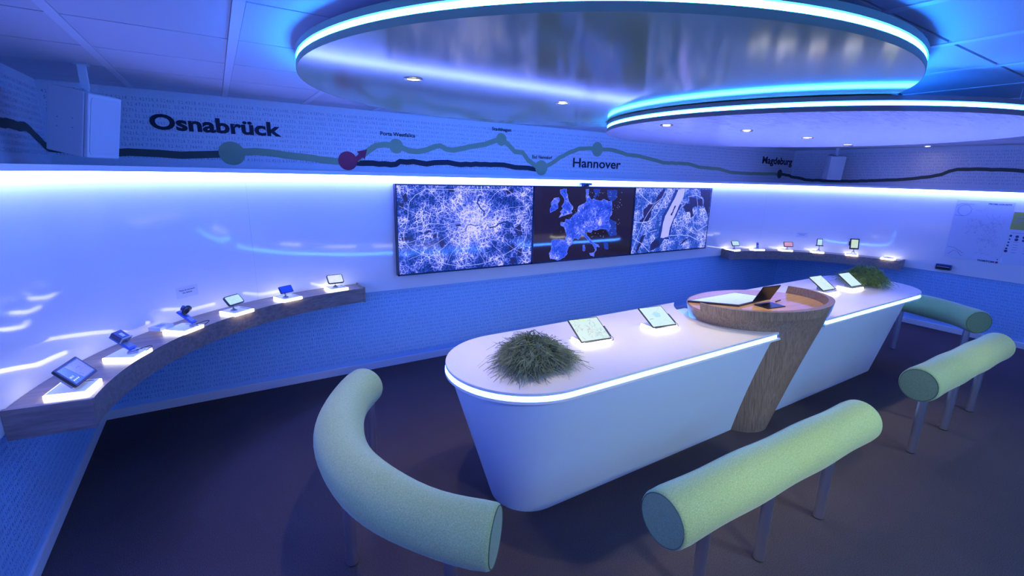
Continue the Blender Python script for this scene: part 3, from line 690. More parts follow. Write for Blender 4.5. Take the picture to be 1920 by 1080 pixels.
NYW = [[(0.489, 0.974), (0.529, 0.974), (0.496, 0.851), (0.46, 0.76), (0.425, 0.657), (0.39, 0.565), (0.373, 0.463), (0.368, 0.36), (0.356, 0.235), (0.392, 0.222), (0.459, 0.247), (0.481, 0.193), (0.41, 0.21), (0.373, 0.128), (0.35, 0.098), (0.237, 0.036), (0.237, 0.141), (0.29, 0.22), (0.33, 0.247), (0.33, 0.362), (0.348, 0.454), (0.349, 0.547), (0.383, 0.648), (0.419, 0.729), (0.461, 0.851)],
 [(0.566, 0.748), (0.594, 0.737), (0.551, 0.623), (0.508, 0.498), (0.491, 0.394), (0.486, 0.288), (0.46, 0.237), (0.466, 0.374), (0.492, 0.488), (0.533, 0.623)]]
NYD = [[(0.682, 0.861), (0.748, 0.85), (0.807, 0.818), (0.881, 0.839), (0.894, 0.71), (0.826, 0.722), (0.771, 0.701), (0.745, 0.68), (0.767, 0.551), (0.742, 0.53), (0.715, 0.617), (0.658, 0.629), (0.615, 0.705), (0.647, 0.756), (0.702, 0.755)],
 [(0.833, 0.978), (0.988, 0.978), (0.986, 0.531), (0.953, 0.61), (0.903, 0.72), (0.892, 0.829), (0.838, 0.882)],
 [(0.357, 0.972), (0.347, 0.892), (0.304, 0.802), (0.25, 0.742), (0.208, 0.654), (0.214, 0.573), (0.179, 0.494), (0.216, 0.431), (0.155, 0.495), (0.082, 0.498), (0.089, 0.528), (0.126, 0.557), (0.112, 0.656), (0.177, 0.753), (0.241, 0.762), (0.273, 0.872), (0.332, 0.972)],
 [(0.121, 0.285), (0.169, 0.292), (0.122, 0.152), (0.082, 0.023), (0.064, 0.055), (0.096, 0.174)], [(0.24, 0.04), (0.36, 0.10), (0.34, 0.20), (0.28, 0.19), (0.24, 0.13)],
 [(0.502, 0.728), (0.52, 0.722), (0.476, 0.573), (0.458, 0.579)], [(0.622, 0.115), (0.682, 0.176), (0.735, 0.204), (0.727, 0.182), (0.676, 0.132), (0.634, 0.087)]]
NYR = [[(0.015, 0.062), (0.061, 0.229), (0.116, 0.477), (0.17, 0.614), (0.241, 0.762), (0.326, 0.841), (0.366, 0.962)], [(0.014, 0.97), (0.089, 0.872), (0.174, 0.783), (0.217, 0.753)], [(0.014, 0.254), (0.129, 0.161), (0.231, 0.02)], [(0.782, 0.882), (0.818, 0.711), (0.808, 0.614), (0.77, 0.529)], [(0.664, 0.861), (0.781, 0.888), (0.873, 0.829), (0.892, 0.731)], [(0.116, 0.477), (0.211, 0.502), (0.286, 0.601), (0.318, 0.721), (0.389, 0.892)], [(0.496, 0.435), (0.662, 0.394), (0.794, 0.276), (0.884, 0.236), (0.985, 0.227)], [(0.467, 0.257), (0.6, 0.258), (0.741, 0.236), (0.894, 0.135)], [(0.02, 0.5), (0.116, 0.477), (0.2, 0.33), (0.3, 0.36)], [(0.77, 0.529), (0.79, 0.38), (0.85, 0.30), (0.985, 0.40)]]
def fillp(mb, pts, y, amp=0.004, rs=3):
    j = jag(pts, amp, rs); V = [Vector(((u - .5) * SW, 0, (v - .5) * (ZT - ZB))) for u, v in j]
    mb.add([(v.x, y, v.z) for v in V], [tuple(t_) for t_ in tessellate_polygon([V])])
mb = MB(); fillp(mb, [(0.529, 0.974), (0.62, 0.974), (0.60, 0.85), (0.566, 0.748), (0.533, 0.623), (0.492, 0.488), (0.466, 0.374), (0.46, 0.237), (0.392, 0.222), (0.356, 0.235), (0.368, 0.36), (0.373, 0.463), (0.39, 0.565), (0.425, 0.657), (0.46, 0.76), (0.496, 0.851)], -0.0264); sub(s2, 'map_island', mb, M['city'])
for k, p_ in enumerate(NYW): mb = MB(); fillp(mb, p_, -0.0268, .004, k); sub(s2, 'map_river', mb, M['water'])
for k, p_ in enumerate(NYD): mb = MB(); fillp(mb, p_, -0.0268 - .0001 * k, .008, k + 9); sub(s2, 'map_dark_area', mb, M['park'])
mb = MB()
for k, p_ in enumerate(NYR): dline(mb, p_, 0.0055, 0.0012, .001, k)
sub(s2, 'map_roads', mb, M['street'])
LR_ = [(0.322, 0.474), (0.34, 0.473), (0.352, 0.41), (0.384, 0.392), (0.403, 0.426), (0.429, 0.456), (0.462, 0.465), (0.475, 0.537), (0.501, 0.546), (0.541, 0.522), (0.574, 0.542), (0.588, 0.477), (0.609, 0.465), (0.622, 0.529), (0.643, 0.5), (0.691, 0.508), (0.719, 0.544), (0.769, 0.559), (0.82, 0.544), (0.835, 0.483), (0.873, 0.436), (0.897, 0.367)]
LD = [[(0.271, 0.365), (0.302, 0.383), (0.32, 0.34), (0.301, 0.29), (0.283, 0.293)], [(0.236, 0.439), (0.26, 0.458), (0.259, 0.417), (0.235, 0.399)], [(0.026, 0.436), (0.1, 0.435), (0.093, 0.401), (0.031, 0.396)], [(0.391, 0.542), (0.43, 0.55), (0.43, 0.529), (0.397, 0.521)], [(0.835, 0.483), (0.894, 0.525), (0.903, 0.434), (0.919, 0.388), (0.867, 0.38)], [(0.765, 0.941), (0.829, 0.963), (0.822, 0.91), (0.78, 0.888)], [(0.338, 0.956), (0.381, 0.962), (0.381, 0.917), (0.35, 0.917)], [(0.176, 0.474), (0.206, 0.497), (0.224, 0.481), (0.194, 0.458)], [(0.794, 0.251), (0.831, 0.282), (0.847, 0.212), (0.802, 0.205)], [(0.877, 0.209), (0.907, 0.229), (0.908, 0.125), (0.87, 0.117)], [(0.041, 0.877), (0.069, 0.904), (0.078, 0.811), (0.05, 0.801)], [(0.017, 0.792), (0.05, 0.801), (0.043, 0.734), (0.027, 0.744)], [(0.819, 0.1), (0.863, 0.107), (0.857, 0.036), (0.804, 0.034)]]
mb = MB(); dline(mb, LR_, 0.008, 0.0002, .001); dline(mb, LR_[14:], 0.016, 0.0003, .002); dline(mb, [(0.58, 0.877), (0.56, 0.846), (0.55, 0.794), (0.574, 0.731), (0.601, 0.689), (0.601, 0.636)], 0.016, 0.0002, .003)
sub(s0, 'map_river', mb, M['water'])
for k, p_ in enumerate(LD): mb = MB(); fillp(mb, p_, -0.0268 - .0001 * k, .006, k + 40); sub(s0, 'map_dark_area', mb, M['park'])
mb = MB(); rnd = random.Random(11); C0 = (0.50, 0.56)
for k in range(22):
    a = 2 * PI * k / 22 + rnd.uniform(-.07, .07); P = []
    for q in range(9):
        d = 0.05 + q * .075; a += rnd.uniform(-.06, .06); u, v = C0[0] + d * math.cos(a), C0[1] + d * 1.5 * math.sin(a)
        if 0.012 < u < 0.988 and 0.02 < v < 0.98: P.append((u, v))
    if len(P) > 2: dline(mb, P, 0.0022, 0.0018, .004, k)
for rr in (0.46,):
    P = [(C0[0] + rr * math.cos(t_ * PI / 18) * (1 + .06 * math.sin(t_)), C0[1] + rr * 1.1 * math.sin(t_ * PI / 18)) for t_ in range(37)]
    P = [p for p in P if .012 < p[0] < .988 and .02 < p[1] < .98]
    dline(mb, P, 0.0035, 0.002, .001)
sub(s0, 'map_roads', mb, M['street'])

# webcam on the middle display
t_ = thing('webcam', (3.815, SY - 0.005, ZT + 0.001), 'small dark camera sitting on top of the middle wall display', 'camera')
bevel(MB().box((-0.085, -0.02, 0.016), (0.085, 0.02, 0.042)).build('body', M['blueplastic'], t_), 0.004)
MB().box((-0.04, -0.018, 0.0), (0.04, 0.03, 0.016)).build('clip', M['black'], t_)
MB().tube([(0, -0.021, 0.029), (0, -0.026, 0.029)], 0.009, 12).build('lens', M['black'], t_)

# ------------------------------------------------------------------ posters, sensor box and notes on the right and left panels
def rwall(y, z, d=0.0): return (XR - PT - 0.001 - d, y, z)
p1 = thing('wall_poster', (XR - PT, 2.05, 1.45), 'pale map poster headed PROBE COUNTS on the right wall', 'poster')
inv = Matrix.Translation((-(XR - PT), -2.05, -1.45))
MB().add([inv @ Vector(rwall(2.34, 1.06)), inv @ Vector(rwall(1.76, 1.06)), inv @ Vector(rwall(1.76, 1.84)), inv @ Vector(rwall(2.34, 1.84)),
          inv @ Vector(rwall(2.34, 1.06, .003)), inv @ Vector(rwall(1.76, 1.06, .003)), inv @ Vector(rwall(1.76, 1.84, .003)), inv @ Vector(rwall(2.34, 1.84, .003))],
         [(0, 3, 2, 1), (4, 5, 6, 7), (0, 1, 5, 4), (1, 2, 6, 5), (2, 3, 7, 6), (3, 0, 4, 7)]).build('sheet', M['poster'], p1)
def ptext(parent, s, y0, y1, z, h, m, bold=.03, iv=inv):
    mb = MB(); text_fit(mb, s, iv @ Vector(rwall(y0, z, .0045)), (0, -1, 0), (0, 0, 1), y0 - y1, h, bold, 3); mb.build('lettering', m, parent)
ptext(p1, 'PROBE COUNTS', 2.01, 1.79, 1.795, .018, M['poster_ink'])
ptext(p1, 'TOMTOM', 1.985, 1.815, 1.052, .022, M['poster_ink'], .045)
mb = MB(); n = 14
mb.add([inv @ Vector(rwall(1.79 + .014 * math.cos(2 * PI * k / n), 1.062 + .014 * math.sin(2 * PI * k / n), .0045)) for k in range(n)], [tuple(range(n))])
mb.build('emblem', M['poster_red'], p1)
mb = MB(); mb.add([inv @ Vector(rwall(1.79 + .007 * math.cos(2 * PI * k / n), 1.10 + .007 * math.sin(2 * PI * k / n), .0045)) for k in range(n)], [tuple(range(n))])
mb.build('emblem', M['poster_ink'], p1)
pf = lambda iv, d=.0042: (lambda y, z: iv @ Vector(rwall(y, z, d)))
mb = MB()
ring = [(2.235 + .07 * math.cos(a * PI / 10) * (1 + .08 * math.sin(3 * a)), 1.705 + .072 * math.sin(a * PI / 10)) for a in range(21)]
ribbon(mb, ring, .006, pf(inv)); ribbon(mb, [(2.33, 1.76), (2.29, 1.79), (2.15, 1.79)], .005, pf(inv)); ribbon(mb, [(2.33, 1.635), (2.24, 1.63)], .006, pf(inv))
ribbon(mb, [(2.32, 1.20), (2.25, 1.195), (2.14, 1.13)], .006, pf(inv)); ribbon(mb, [(2.30, 1.10), (2.25, 1.16), (2.21, 1.15), (2.155, 1.09), (2.14, 1.11)], .006, pf(inv))
mb.build('inset_map_lines', M['poster_grey'], p1)
mb = MB(); rnd = random.Random(5)
for k in range(70):
    y, z = rnd.gauss(1.97, .09), rnd.gauss(1.45, .16)
    if not (1.79 < y < 2.3 and 1.14 < z < 1.76): continue
    P = [(y, z)]
    for q in range(4): P.append((min(2.31, max(1.78, P[-1][0] + rnd.uniform(-.03, .03))), P[-1][1] + rnd.uniform(-.03, .03)))
    ribbon(mb, P, .0022, pf(inv))
mb.build('map_lines', M['poster_grey'], p1)
p2 = thing('wall_poster', (XR - PT, 1.5, 1.40), 'poster with a yellow-green header block and rows of dark icons', 'poster')
inv2 = Matrix.Translation((-(XR - PT), -1.5, -1.40))
def sheet(y0, y1, z0, z1, d0, d1, name, m, parent, iv):
    V = [iv @ Vector(rwall(y, z, d)) for d in (d0, d1) for y, z in ((y0, z0), (y1, z0), (y1, z1), (y0, z1))]
    return MB().add(V, [(0, 3, 2, 1), (4, 5, 6, 7), (0, 1, 5, 4), (1, 2, 6, 5), (2, 3, 7, 6), (3, 0, 4, 7)]).build(name, m, parent)
sheet(1.752, 1.20, 1.06, 1.72, 0, .003, 'sheet', M['poster'], p2, inv2)
sheet(1.751, 1.201, 1.50, 1.72, .0032, .0036, 'header_block', M['poster_lime'], p2, inv2)
mb = MB()
for z in (1.66, 1.63, 1.61, 1.59): ribbon(mb, [(1.72, z), (1.40, z)], .006 if z > 1.64 else .004, pf(inv2))
ribbon(mb, [(1.72, 1.46), (1.35, 1.455)], .006, pf(inv2))
for k, z in enumerate((1.345, 1.31, 1.275, 1.245, 1.21)): ribbon(mb, [(1.685, z), (1.64, z)], .006, pf(inv2)); ribbon(mb, [(1.58, z), (1.45, z)], .005, pf(inv2))
mb.build('printed_lines', M['poster_grey'], p2)
mb = MB(); n = 12
for y, z, r_ in [(1.725, 1.42, .014), (1.665, 1.415, .017), (1.665, 1.375, .018), (1.728, 1.375, .009), (1.73, 1.335, .010), (1.73, 1.295, .011), (1.735, 1.255, .012), (1.735, 1.222, .017), (1.60, 1.41, .016), (1.60, 1.37, .014)]:
    mb.add([inv2 @ Vector(rwall(y + r_ * math.cos(2 * PI * k / n), z + r_ * math.sin(2 * PI * k / n), .0046)) for k in range(n)], [tuple(range(n))])
mb.build('printed_icons', M['poster_ink'], p2)
bx = thing('sensor_box', (XR - PT, 2.305, 0.91), 'small dark box fixed low on the white wall panel below the map poster', 'device')
bevel(MB().box((-0.055, -0.085, -0.036), (-0.001, 0.085, 0.040)).build('case', M['darkblue'], bx), 0.006)
MB().box((-0.0575, -0.075, -0.030), (-0.0552, 0.075, 0.002)).build('front_window', M['black'], bx)
MB().box((-0.0585, -0.07, 0.004), (-0.0552, 0.07, 0.007)).build('trim_line', M['steel'], bx)
def note(cx, cy, adeg, z, label, lines):
    a = math.radians(adeg); t_ = thing('notice_label', (cx + (R - .0012) * math.cos(a), cy + (R - .0012) * math.sin(a), z), label, 'label', None, a - PI / 2)
    # local -y faces the room centre
    V = []; n = 6
    for k in range(n + 1):
        x = -0.085 + 0.17 * k / n; yy = R - math.sqrt(R * R - x * x)
        V += [(x, -yy - .0006, -0.04), (x, -yy - .0006, 0.04)]
    MB().add(V, [(2 * k, 2 * k + 2, 2 * k + 3, 2 * k + 1) for k in range(n)]).build('sticker', M['poster'], t_)
    mb = MB(); zz = 0.022
    for s_, w in lines:
        V0 = MB(); text_fit(V0, s_, (-w / 2, 0, zz - .012), (1, 0, 0), (0, 0, 1), w, 0.011, .02, 2)
        mb.add([(x, -(R - math.sqrt(R * R - x * x)) - .0016, z_) for x, y_, z_ in V0.V], V0.F); zz -= .019
    mb.build('lettering', M['poster_ink'], t_)
note(CLx, CLy, 133.3, 1.125, 'small printed notice on the curved left panel above the plinths', [('Please do not touch', .12), ('the devices', .075)])
note(CRx, CRy, 44.3, 1.185, 'small printed notice on the curved right panel above the shelf', [('Please do not touch', .11), ('the devices', .07)])

# ------------------------------------------------------------------ benches
def bench(name_label, pts, group, legs, r=0.125, zc=0.62):
    """pts: centre line (x,y) list in local coordinates around loc"""
    cx = sum(p[0] for p in pts) / len(pts); cy = sum(p[1] for p in pts) / len(pts)
    t_ = thing('tube_bench', (cx, cy, 0), name_label, 'bench', group)
    P = [Vector((x - cx, y - cy, zc)) for x, y in pts]
    # rounded rims at both ends
    d0 = (P[0] - P[1]).normalized(); d1 = (P[-1] - P[-2]).normalized(); L = len(P)
    Q = [P[0] + d0 * .0, P[0] - d0 * .004, P[0] - d0 * .014, P[0] - d0 * .03] + P[1:-1] + [P[-1] - d1 * .03, P[-1] - d1 * .014, P[-1] - d1 * .004, P[-1]]
    rr = [r * .91, r * .965, r * .995, r]
    for k in range(L - 2):
        f = (k + 1) / (L - 1); rr.append(r * (1 + 0.022 * math.cos(2 * PI * f * 3)))
    rr += [r, r * .995, r * .965, r * .91]
    mb = MB(); mb.tube(Q, rr, 40, cap=False); s_ = mb.build('seat', M['felt'], t_); fixn(s_); smooth_angle(s_, 60)
    for e, d in ((P[0], d0), (P[-1], d1)):
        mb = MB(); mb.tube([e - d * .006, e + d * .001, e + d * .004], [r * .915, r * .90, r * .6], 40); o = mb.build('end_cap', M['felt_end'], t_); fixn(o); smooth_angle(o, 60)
        u = d.cross(Vector((0, 0, 1))).normalized(); w = Vector((0, 0, 1)); mb = MB(); n = 40
        mb.tube([e + d * .001 + (u * math.cos(2 * PI * k / n) + w * math.sin(2 * PI * k / n)) * r * .913 for k in range(n + 1)], 0.0022, 5, False)
        mb.build('seam', M['seam'], t_)
    for x, y in legs:
        lg = MB().tube([(x - cx, y - cy, 0.006), (x - cx, y - cy, zc - r + .03)], 0.030, 24).build('leg', M['steel'], t_); smooth_angle(lg, 40)
        mb = MB().tube([(x - cx, y - cy, 0.0), (x - cx, y - cy, 0.006)], 0.026, 20).build('foot_pad', M['black'], lg)
    return t_
def arc(cx, cy, r, a0, a1, n=26): return [(cx + r * math.cos(math.radians(a0 + (a1 - a0) * k / n)), cy + r * math.sin(math.radians(a0 + (a1 - a0) * k / n))) for k in range(n + 1)]
def lin(x0, y0, x1, y1, n=26): return [(x0 + (x1 - x0) * k / n, y0 + (y1 - y0) * k / n) for k in range(n + 1)]
bench('curved lime felt tube bench wrapped round the left end of the table', arc(1.52, 2.22, 1.13, 137, 229), 'curved tube benches', [(0.39, 2.20), (0.655, 1.53), (0.70, 2.93)])
bench('straight lime felt tube bench in the foreground below the wooden desk', lin(1.42, 1.09, 3.14, 1.07), 'straight tube benches', [(1.75, 1.10), (2.285, 1.10), (2.92, 1.10)])
bench('straight lime felt tube bench further right, partly in shade', lin(4.09, 1.09, 5.80, 1.07), 'straight tube benches', [(4.32, 1.10), (5.0, 1.10), (5.64, 1.10)])
bench('curved green felt tube bench round the far right end of the table', arc(5.86, 2.22, 1.13, 43, -46), 'curved tube benches', [(6.985, 2.20), (6.72, 1.50), (6.70, 2.93)])

# ------------------------------------------------------------------ planters
def planter(label, x, y, z, rad, hgt, nb, m, seed, squash=1.0):
    t_ = thing('potted_grass', (x, y, z), label, 'plant', 'leafy planters on the table')
    rnd = random.Random(seed)
    n = 32; pr = rad * .42
    o = MB().loft([[(a * math.cos(2 * PI * k / n), a * math.sin(2 * PI * k / n), zz) for k in range(n)] for a, zz in ((pr * .8, 0), (pr, .01), (pr * 1.05, .075), (pr * .97, .075), (pr * .95, .06))], cap=False).build('pot', M['pot'], t_, True)
    MB().loft([[(a * math.cos(2 * PI * k / n), a * math.sin(2 * PI * k / n), zz) for k in range(n)] for a, zz in ((pr * .96, .058), (pr * .9, .066))]).build('soil', M['soil'], t_)
    mb = MB()
    for i in range(nb):
        a = rnd.uniform(0, 2 * PI); e = rnd.random() ** .6; r0 = pr * .9 * math.sqrt(rnd.random())
        lobe = 1.0 + 0.13 * math.sin(3 * a + seed) + .07 * math.sin(5 * a)
        L = rad * lobe * rnd.uniform(.55, 1.0) * (1.22 if rnd.random() < .12 else 1.0); reach = L * (0.25 + 0.75 * e); top = hgt * (1.05 - .5 * e) * rnd.uniform(.75, 1.15)
        p0 = Vector((r0 * math.cos(a + rnd.uniform(-.5, .5)), r0 * math.sin(a + rnd.uniform(-.5, .5)), .062))
        d = Vector((math.cos(a), math.sin(a) * squash, 0)); side = Vector((-d.y, d.x, 0)); bend = rnd.uniform(-.25, .25)
        end_z = top * (1 - e) * .9 + 0.012 * rnd.random() + (.0 if e > .6 else .03)
        P = []; K = 5
        for q in range(K + 1):
            s = q / K; hor = d * (reach * s) + side * (bend * reach * s * s) + Vector((rnd.uniform(-1, 1), rnd.uniform(-1, 1), 0)) * .009 * q
            zz = (1 - s) ** 2 * p0.z + 2 * s * (1 - s) * (top * 1.55) + s * s * end_z
            P.append(Vector((p0.x * (1 - s), p0.y * (1 - s), 0)) + hor + Vector((0, 0, max(.006, zz + rnd.uniform(-.004, .004)))))
        w0 = rnd.uniform(.0023, .0040); k0 = len(mb.V); V = []
        for q, p in enumerate(P):
            w = w0 * (1 - .6 * q / K); sd = side
            V += [p - sd * w, p + sd * w, p + Vector((0, 0, w * 1.2))]
        Fc = []
        for q in range(K): b = 3 * q; Fc += [(b, b + 1, b + 4, b + 3), (b + 1, b + 2, b + 5, b + 4), (b + 2, b, b + 3, b + 5)]
        mb.add(V, Fc)
        if rnd.random() < .55:   # forked tip
            p = P[-2]; q_ = p + (d * rnd.uniform(.3, 1) + side * rnd.uniform(-1, 1)).normalized() * rnd.uniform(.02, .05) + Vector((0, 0, rnd.uniform(-.02, .015))); q_.z = max(.006, q_.z)
            mb.add([p - side * .0012, p + side * .0012, p + Vector((0, 0, .0016)), q_], [(0, 1, 3), (1, 2, 3), (2, 0, 3)])
    o = mb.build('foliage', m, t_); o['kind'] = 'stuff'
    return t_
planter('grey green grassy plant at the rounded near end of the white table', 1.455, 2.15, 0.9205, 0.300, 0.140, 1900, M['grass_dark'], 3, .95)
planter('bright green grassy plant at the far right end of the white table', 6.04, 2.29, 0.9205, 0.300, 0.155, 1900, M['grass_lime'], 8, .95)

# ------------------------------------------------------------------ devices
def rrect(w, h, r, n=5):
    P = []
    for cx, cy, a0 in ((w / 2 - r, h / 2 - r, 0), (-w / 2 + r, h / 2 - r, 90), (-w / 2 + r, -h / 2 + r, 180), (w / 2 - r, -h / 2 + r, 270)):
        for k in range(n + 1): a = math.radians(a0 + 90 * k / n); P.append((cx + r * math.cos(a), cy + r * math.sin(a)))
    return P
def slate(t_, C, yaw, tilt, w, h, th, r, b, frame, scr, name='casing'):
    """rounded slab with a screen. local frame: u width, v up the tilt, n the viewing side"""
    yw, tl = math.radians(yaw), math.radians(tilt)
    u = Vector((math.cos(yw), math.sin(yw), 0)); bb = Vector((-math.sin(yw), math.cos(yw), 0)); v = bb * math.cos(tl) + Vector((0, 0, 1)) * math.sin(tl); n = u.cross(v)
    M4 = Matrix(((u.x, v.x, n.x, C[0]), (u.y, v.y, n.y, C[1]), (u.z, v.z, n.z, C[2]), (0, 0, 0, 1)))
    def prism(W_, H_, rr, z0, z1):
        P = rrect(W_, H_, rr); return MB().loft([[M4 @ Vector((x, y, z)) for x, y in P] for z in (z0, z1)])
    o = fixn(prism(w, h, r, -th, 0).build(name, frame, t_)); smooth_angle(o, 40); bevel(o, min(.002, th * .3))
    s_ = fixn(prism(w - 2 * b, h - 2 * b, max(.001, r - b), 0.0, 0.0012).build('screen', scr, o))
    return M4, o, s_
def stand(t_, M4, h, th, top_z, foot=(0.05, 0.05), m=None, back=0.0):
    m = m or M['greyplastic']
    c = M4 @ Vector((0, -h * .12, -th)); base = Vector((c.x, c.y, top_z)); n = (M4.to_3x3() @ Vector((0, 0, -1))); nn = Vector((n.x, n.y, 0)).normalized()
    f = base + nn * (0.012 + back)
    o = MB().tube([c, c + n * .012, (c + n * .02 + f + Vector((0, 0, .02))) / 2 + nn * .004, f + Vector((0, 0, .012)), f + Vector((0, 0, .004))], [.014, .010, .008, .009, .012], 10).build('stand', m, t_, True)
    ft = MB().loft([[(f.x + a * math.cos(2 * PI * k / 16), f.y + a * math.sin(2 * PI * k / 16), z) for k in range(16)] for a, z in ((foot[0] / 2, top_z), (foot[0] / 2, top_z + .004), (foot[0] * .3, top_z + .009))]).build('foot', m, t_, True)
PT_TOP = SZ + 0.0245 + .0008
def rel(t_, x, y, z): return (x - t_.location.x, y - t_.location.y, z - t_.location.z)
def nav(label, i_or_pos, C, yaw, tilt, w, h, r, b, frame, scr, name='navigation_device', group=None, th=.014, foot=.045, top=PT_TOP, cat='device'):
    x, y = i_or_pos; t_ = thing(name, (x, y, top), label, cat, group)
    M4, o, s_ = slate(t_, rel(t_, *C), yaw, tilt, w, h, th, r, b, frame, scr)
    stand(t_, M4, h, th, 0.0, (foot, foot))
    return t_, M4, o, s_
def on(M4, x, y, z=.0016): return M4 @ Vector((x, y, z))
# left shelf
t_, M4, o, s_ = nav('large black tablet with a blue map screen at the camera end of the left shelf', LP[0][:2], (-0.672, 2.964, 1.020), 76.5, 48, .195, .118, .008, .012, M['frame'], M['s_blue'], 'display_tablet', cat='tablet', foot=.06)
mb = MB(); mb.add([on(M4, a, b) for a, b in ((-.01, -.042), (.082, -.042), (.082, .042), (-.03, .042))], [(0, 1, 2, 3)]); mb.build('map_picture', M['s_grey'], o)
mb = MB(); text_fit(mb, '08:15', on(M4, -.078, -.015, .002), M4.to_3x3() @ Vector((1, 0, 0)), M4.to_3x3() @ Vector((0, 1, 0)), .03, .009, .02, 2)
for k in range(4): mb.add([on(M4, -.078 + .012 * k + a, -.032 + b, .002) for a, b in ((0, 0), (.008, 0), (.008, .006), (0, .006))], [(0, 1, 2, 3)])
mb.build('screen_icons', M['whiteink'], o)
n3 = M4.to_3x3()
o2 = MB().box((-.085, -.05, -.034), (.085, .045, -.0145), M4).build('back_housing', M['greyplastic'], t_); bevel(o2, .005)
def edge_device(label, pos, low, direc, L, w, modm, module):
    """slim handset in a tilted holder seen from its side with a module and a looped cable"""
    x, y = pos; t_ = thing('handset_holder', (x, y, PT_TOP), label, 'device')
    lo = Vector(rel(t_, *low)); ax = Vector(direc).normalized(); side = ax.cross(Vector((0, 0, 1))).normalized(); nn = side.cross(ax).normalized()
    if nn.z < 0: nn = -nn
    M4 = Matrix(((ax.x, side.x, nn.x, lo.x), (ax.y, side.y, nn.y, lo.y), (ax.z, side.z, nn.z, lo.z), (0, 0, 0, 1)))
    bevel(MB().box((0.004, -w / 2, 0), (L, w / 2, 0.013), M4).build('handset', M['blueplastic'], t_), .004)
    MB().box((0.02, -w / 2 + .006, 0.0131), (L * .45, w / 2 - .006, 0.0145), M4).build('key_pad', M['greyplastic'], t_)
    if module == 'box':
        bevel(MB().box((L * .45, -w * .62, 0.0135), (L * .97, w * .62, 0.045), M4).build('module', M['darkblue'], t_), .004)
        MB().box((L * .60, -w * .2, 0.0452), (L * .80, w * .2, 0.0462), M4).build('module_label', M['poster'], t_)
        MB().box((L * .45, -w * .64, 0.016), (L * .50, w * .64, 0.050), M4).build('clamp', M['greyplastic'], t_)
    else:
        MB().tube([M4 @ Vector((L * .62, 0, .014)), M4 @ Vector((L * .66, 0, .035))], .012, 14).build('swivel', M['steel'], t_, True)
        MB().tube([M4 @ Vector((L * .64, -.03, .045)), M4 @ Vector((L * .78, .03, .050))], [.016, .02], 14).build('camera_head', M['black'], t_, True)
        MB().tube([M4 @ Vector((L * .86, -.012, .040)), M4 @ Vector((L * .93, .01, .052))], [.012, .014], 12).build('camera_knob', M['darkblue'], t_, True)
    bevel(MB().box((lo.x - .03, lo.y - .02, 0.0), (lo.x + .02, lo.y + .02, .010)).build('foot', M['greyplastic'], t_), .003)
    P = []
    for k in range(15):
        s = k / 14; P.append(Vector((lo.x, lo.y, .014)) + Vector((.84, -.54, 0)) * (.012 + .062 * math.sin(PI * s * .62) ) + Vector((.54, .84, 0)) * (.055 * math.sin(PI * s)) * 0.9 + Vector((0, 0, .012 * math.sin(PI * s))))
    MB().tube(P, .0024, 6).build('cable', M['cable'], t_, True)
    return t_
edge_device('blue handset in a tilted holder with a boxy dark module, left shelf', LP[1][:2], (-.50, 3.33, .972), (-.62, .40, .52), .135, .052, None, 'box')
edge_device('blue handset tilted in a holder with a round camera head, beside a white box', LP[2][:2], (-.225, 3.735, .972), (-.60, .38, .58), .128, .046, None, 'cam')
t_ = thing('product_box', (-.405, 3.76, PT_TOP), 'flat pale blue grey box lying on the third plinth of the left shelf', 'box', None, math.radians(52))
bevel(MB().box((-.055, -.04, 0), (.055, .045, .024)).build('carton', M['poster'], t_), .002)
MB().box((-.03, -.018, .024), (.02, .02, .0247)).build('lid_print', M['poster_grey'], t_)
t_, M4, o, s_ = nav('sat nav with a pale green map on the fourth plinth of the left shelf', LP[3][:2], (.019, 4.027, 1.042), 44, 48, .140, .083, .016, .008, M['frame'], M['s_nav'])
mb = MB(); ribbon(mb, [(-.05, -.012), (-.01, .0), (.01, .01), (.05, .012)], .0025, lambda a, b: on(M4, a, b)); mb.build('map_route', M['greenink'], o)
t_, M4, o, s_ = nav('small dark blue sat nav turned away on the fifth plinth of the left shelf', LP[4][:2], (.395, 4.262, 1.030), 28, 58, .112, .062, .006, .004, M['darkblue'], M['blueplastic'])
MB().box((.0, .0, -.03), (.05, .03, -.0145), M4).build('clip', M['greyplastic'], t_)
t_, M4, o, s_ = nav('sat nav with a white screen at the screen end of the left shelf', LP[5][:2], (.821, 4.464, 1.037), 7.5, 50, .142, .092, .016, .008, M['frame'], M['s_white'])
mb = MB(); mb.add([on(M4, a, b) for a, b in ((.04, .018), (.055, .018), (.055, .03), (.04, .03))], [(0, 1, 2, 3)]); mb.build('screen_icon', M['blueink'], o)
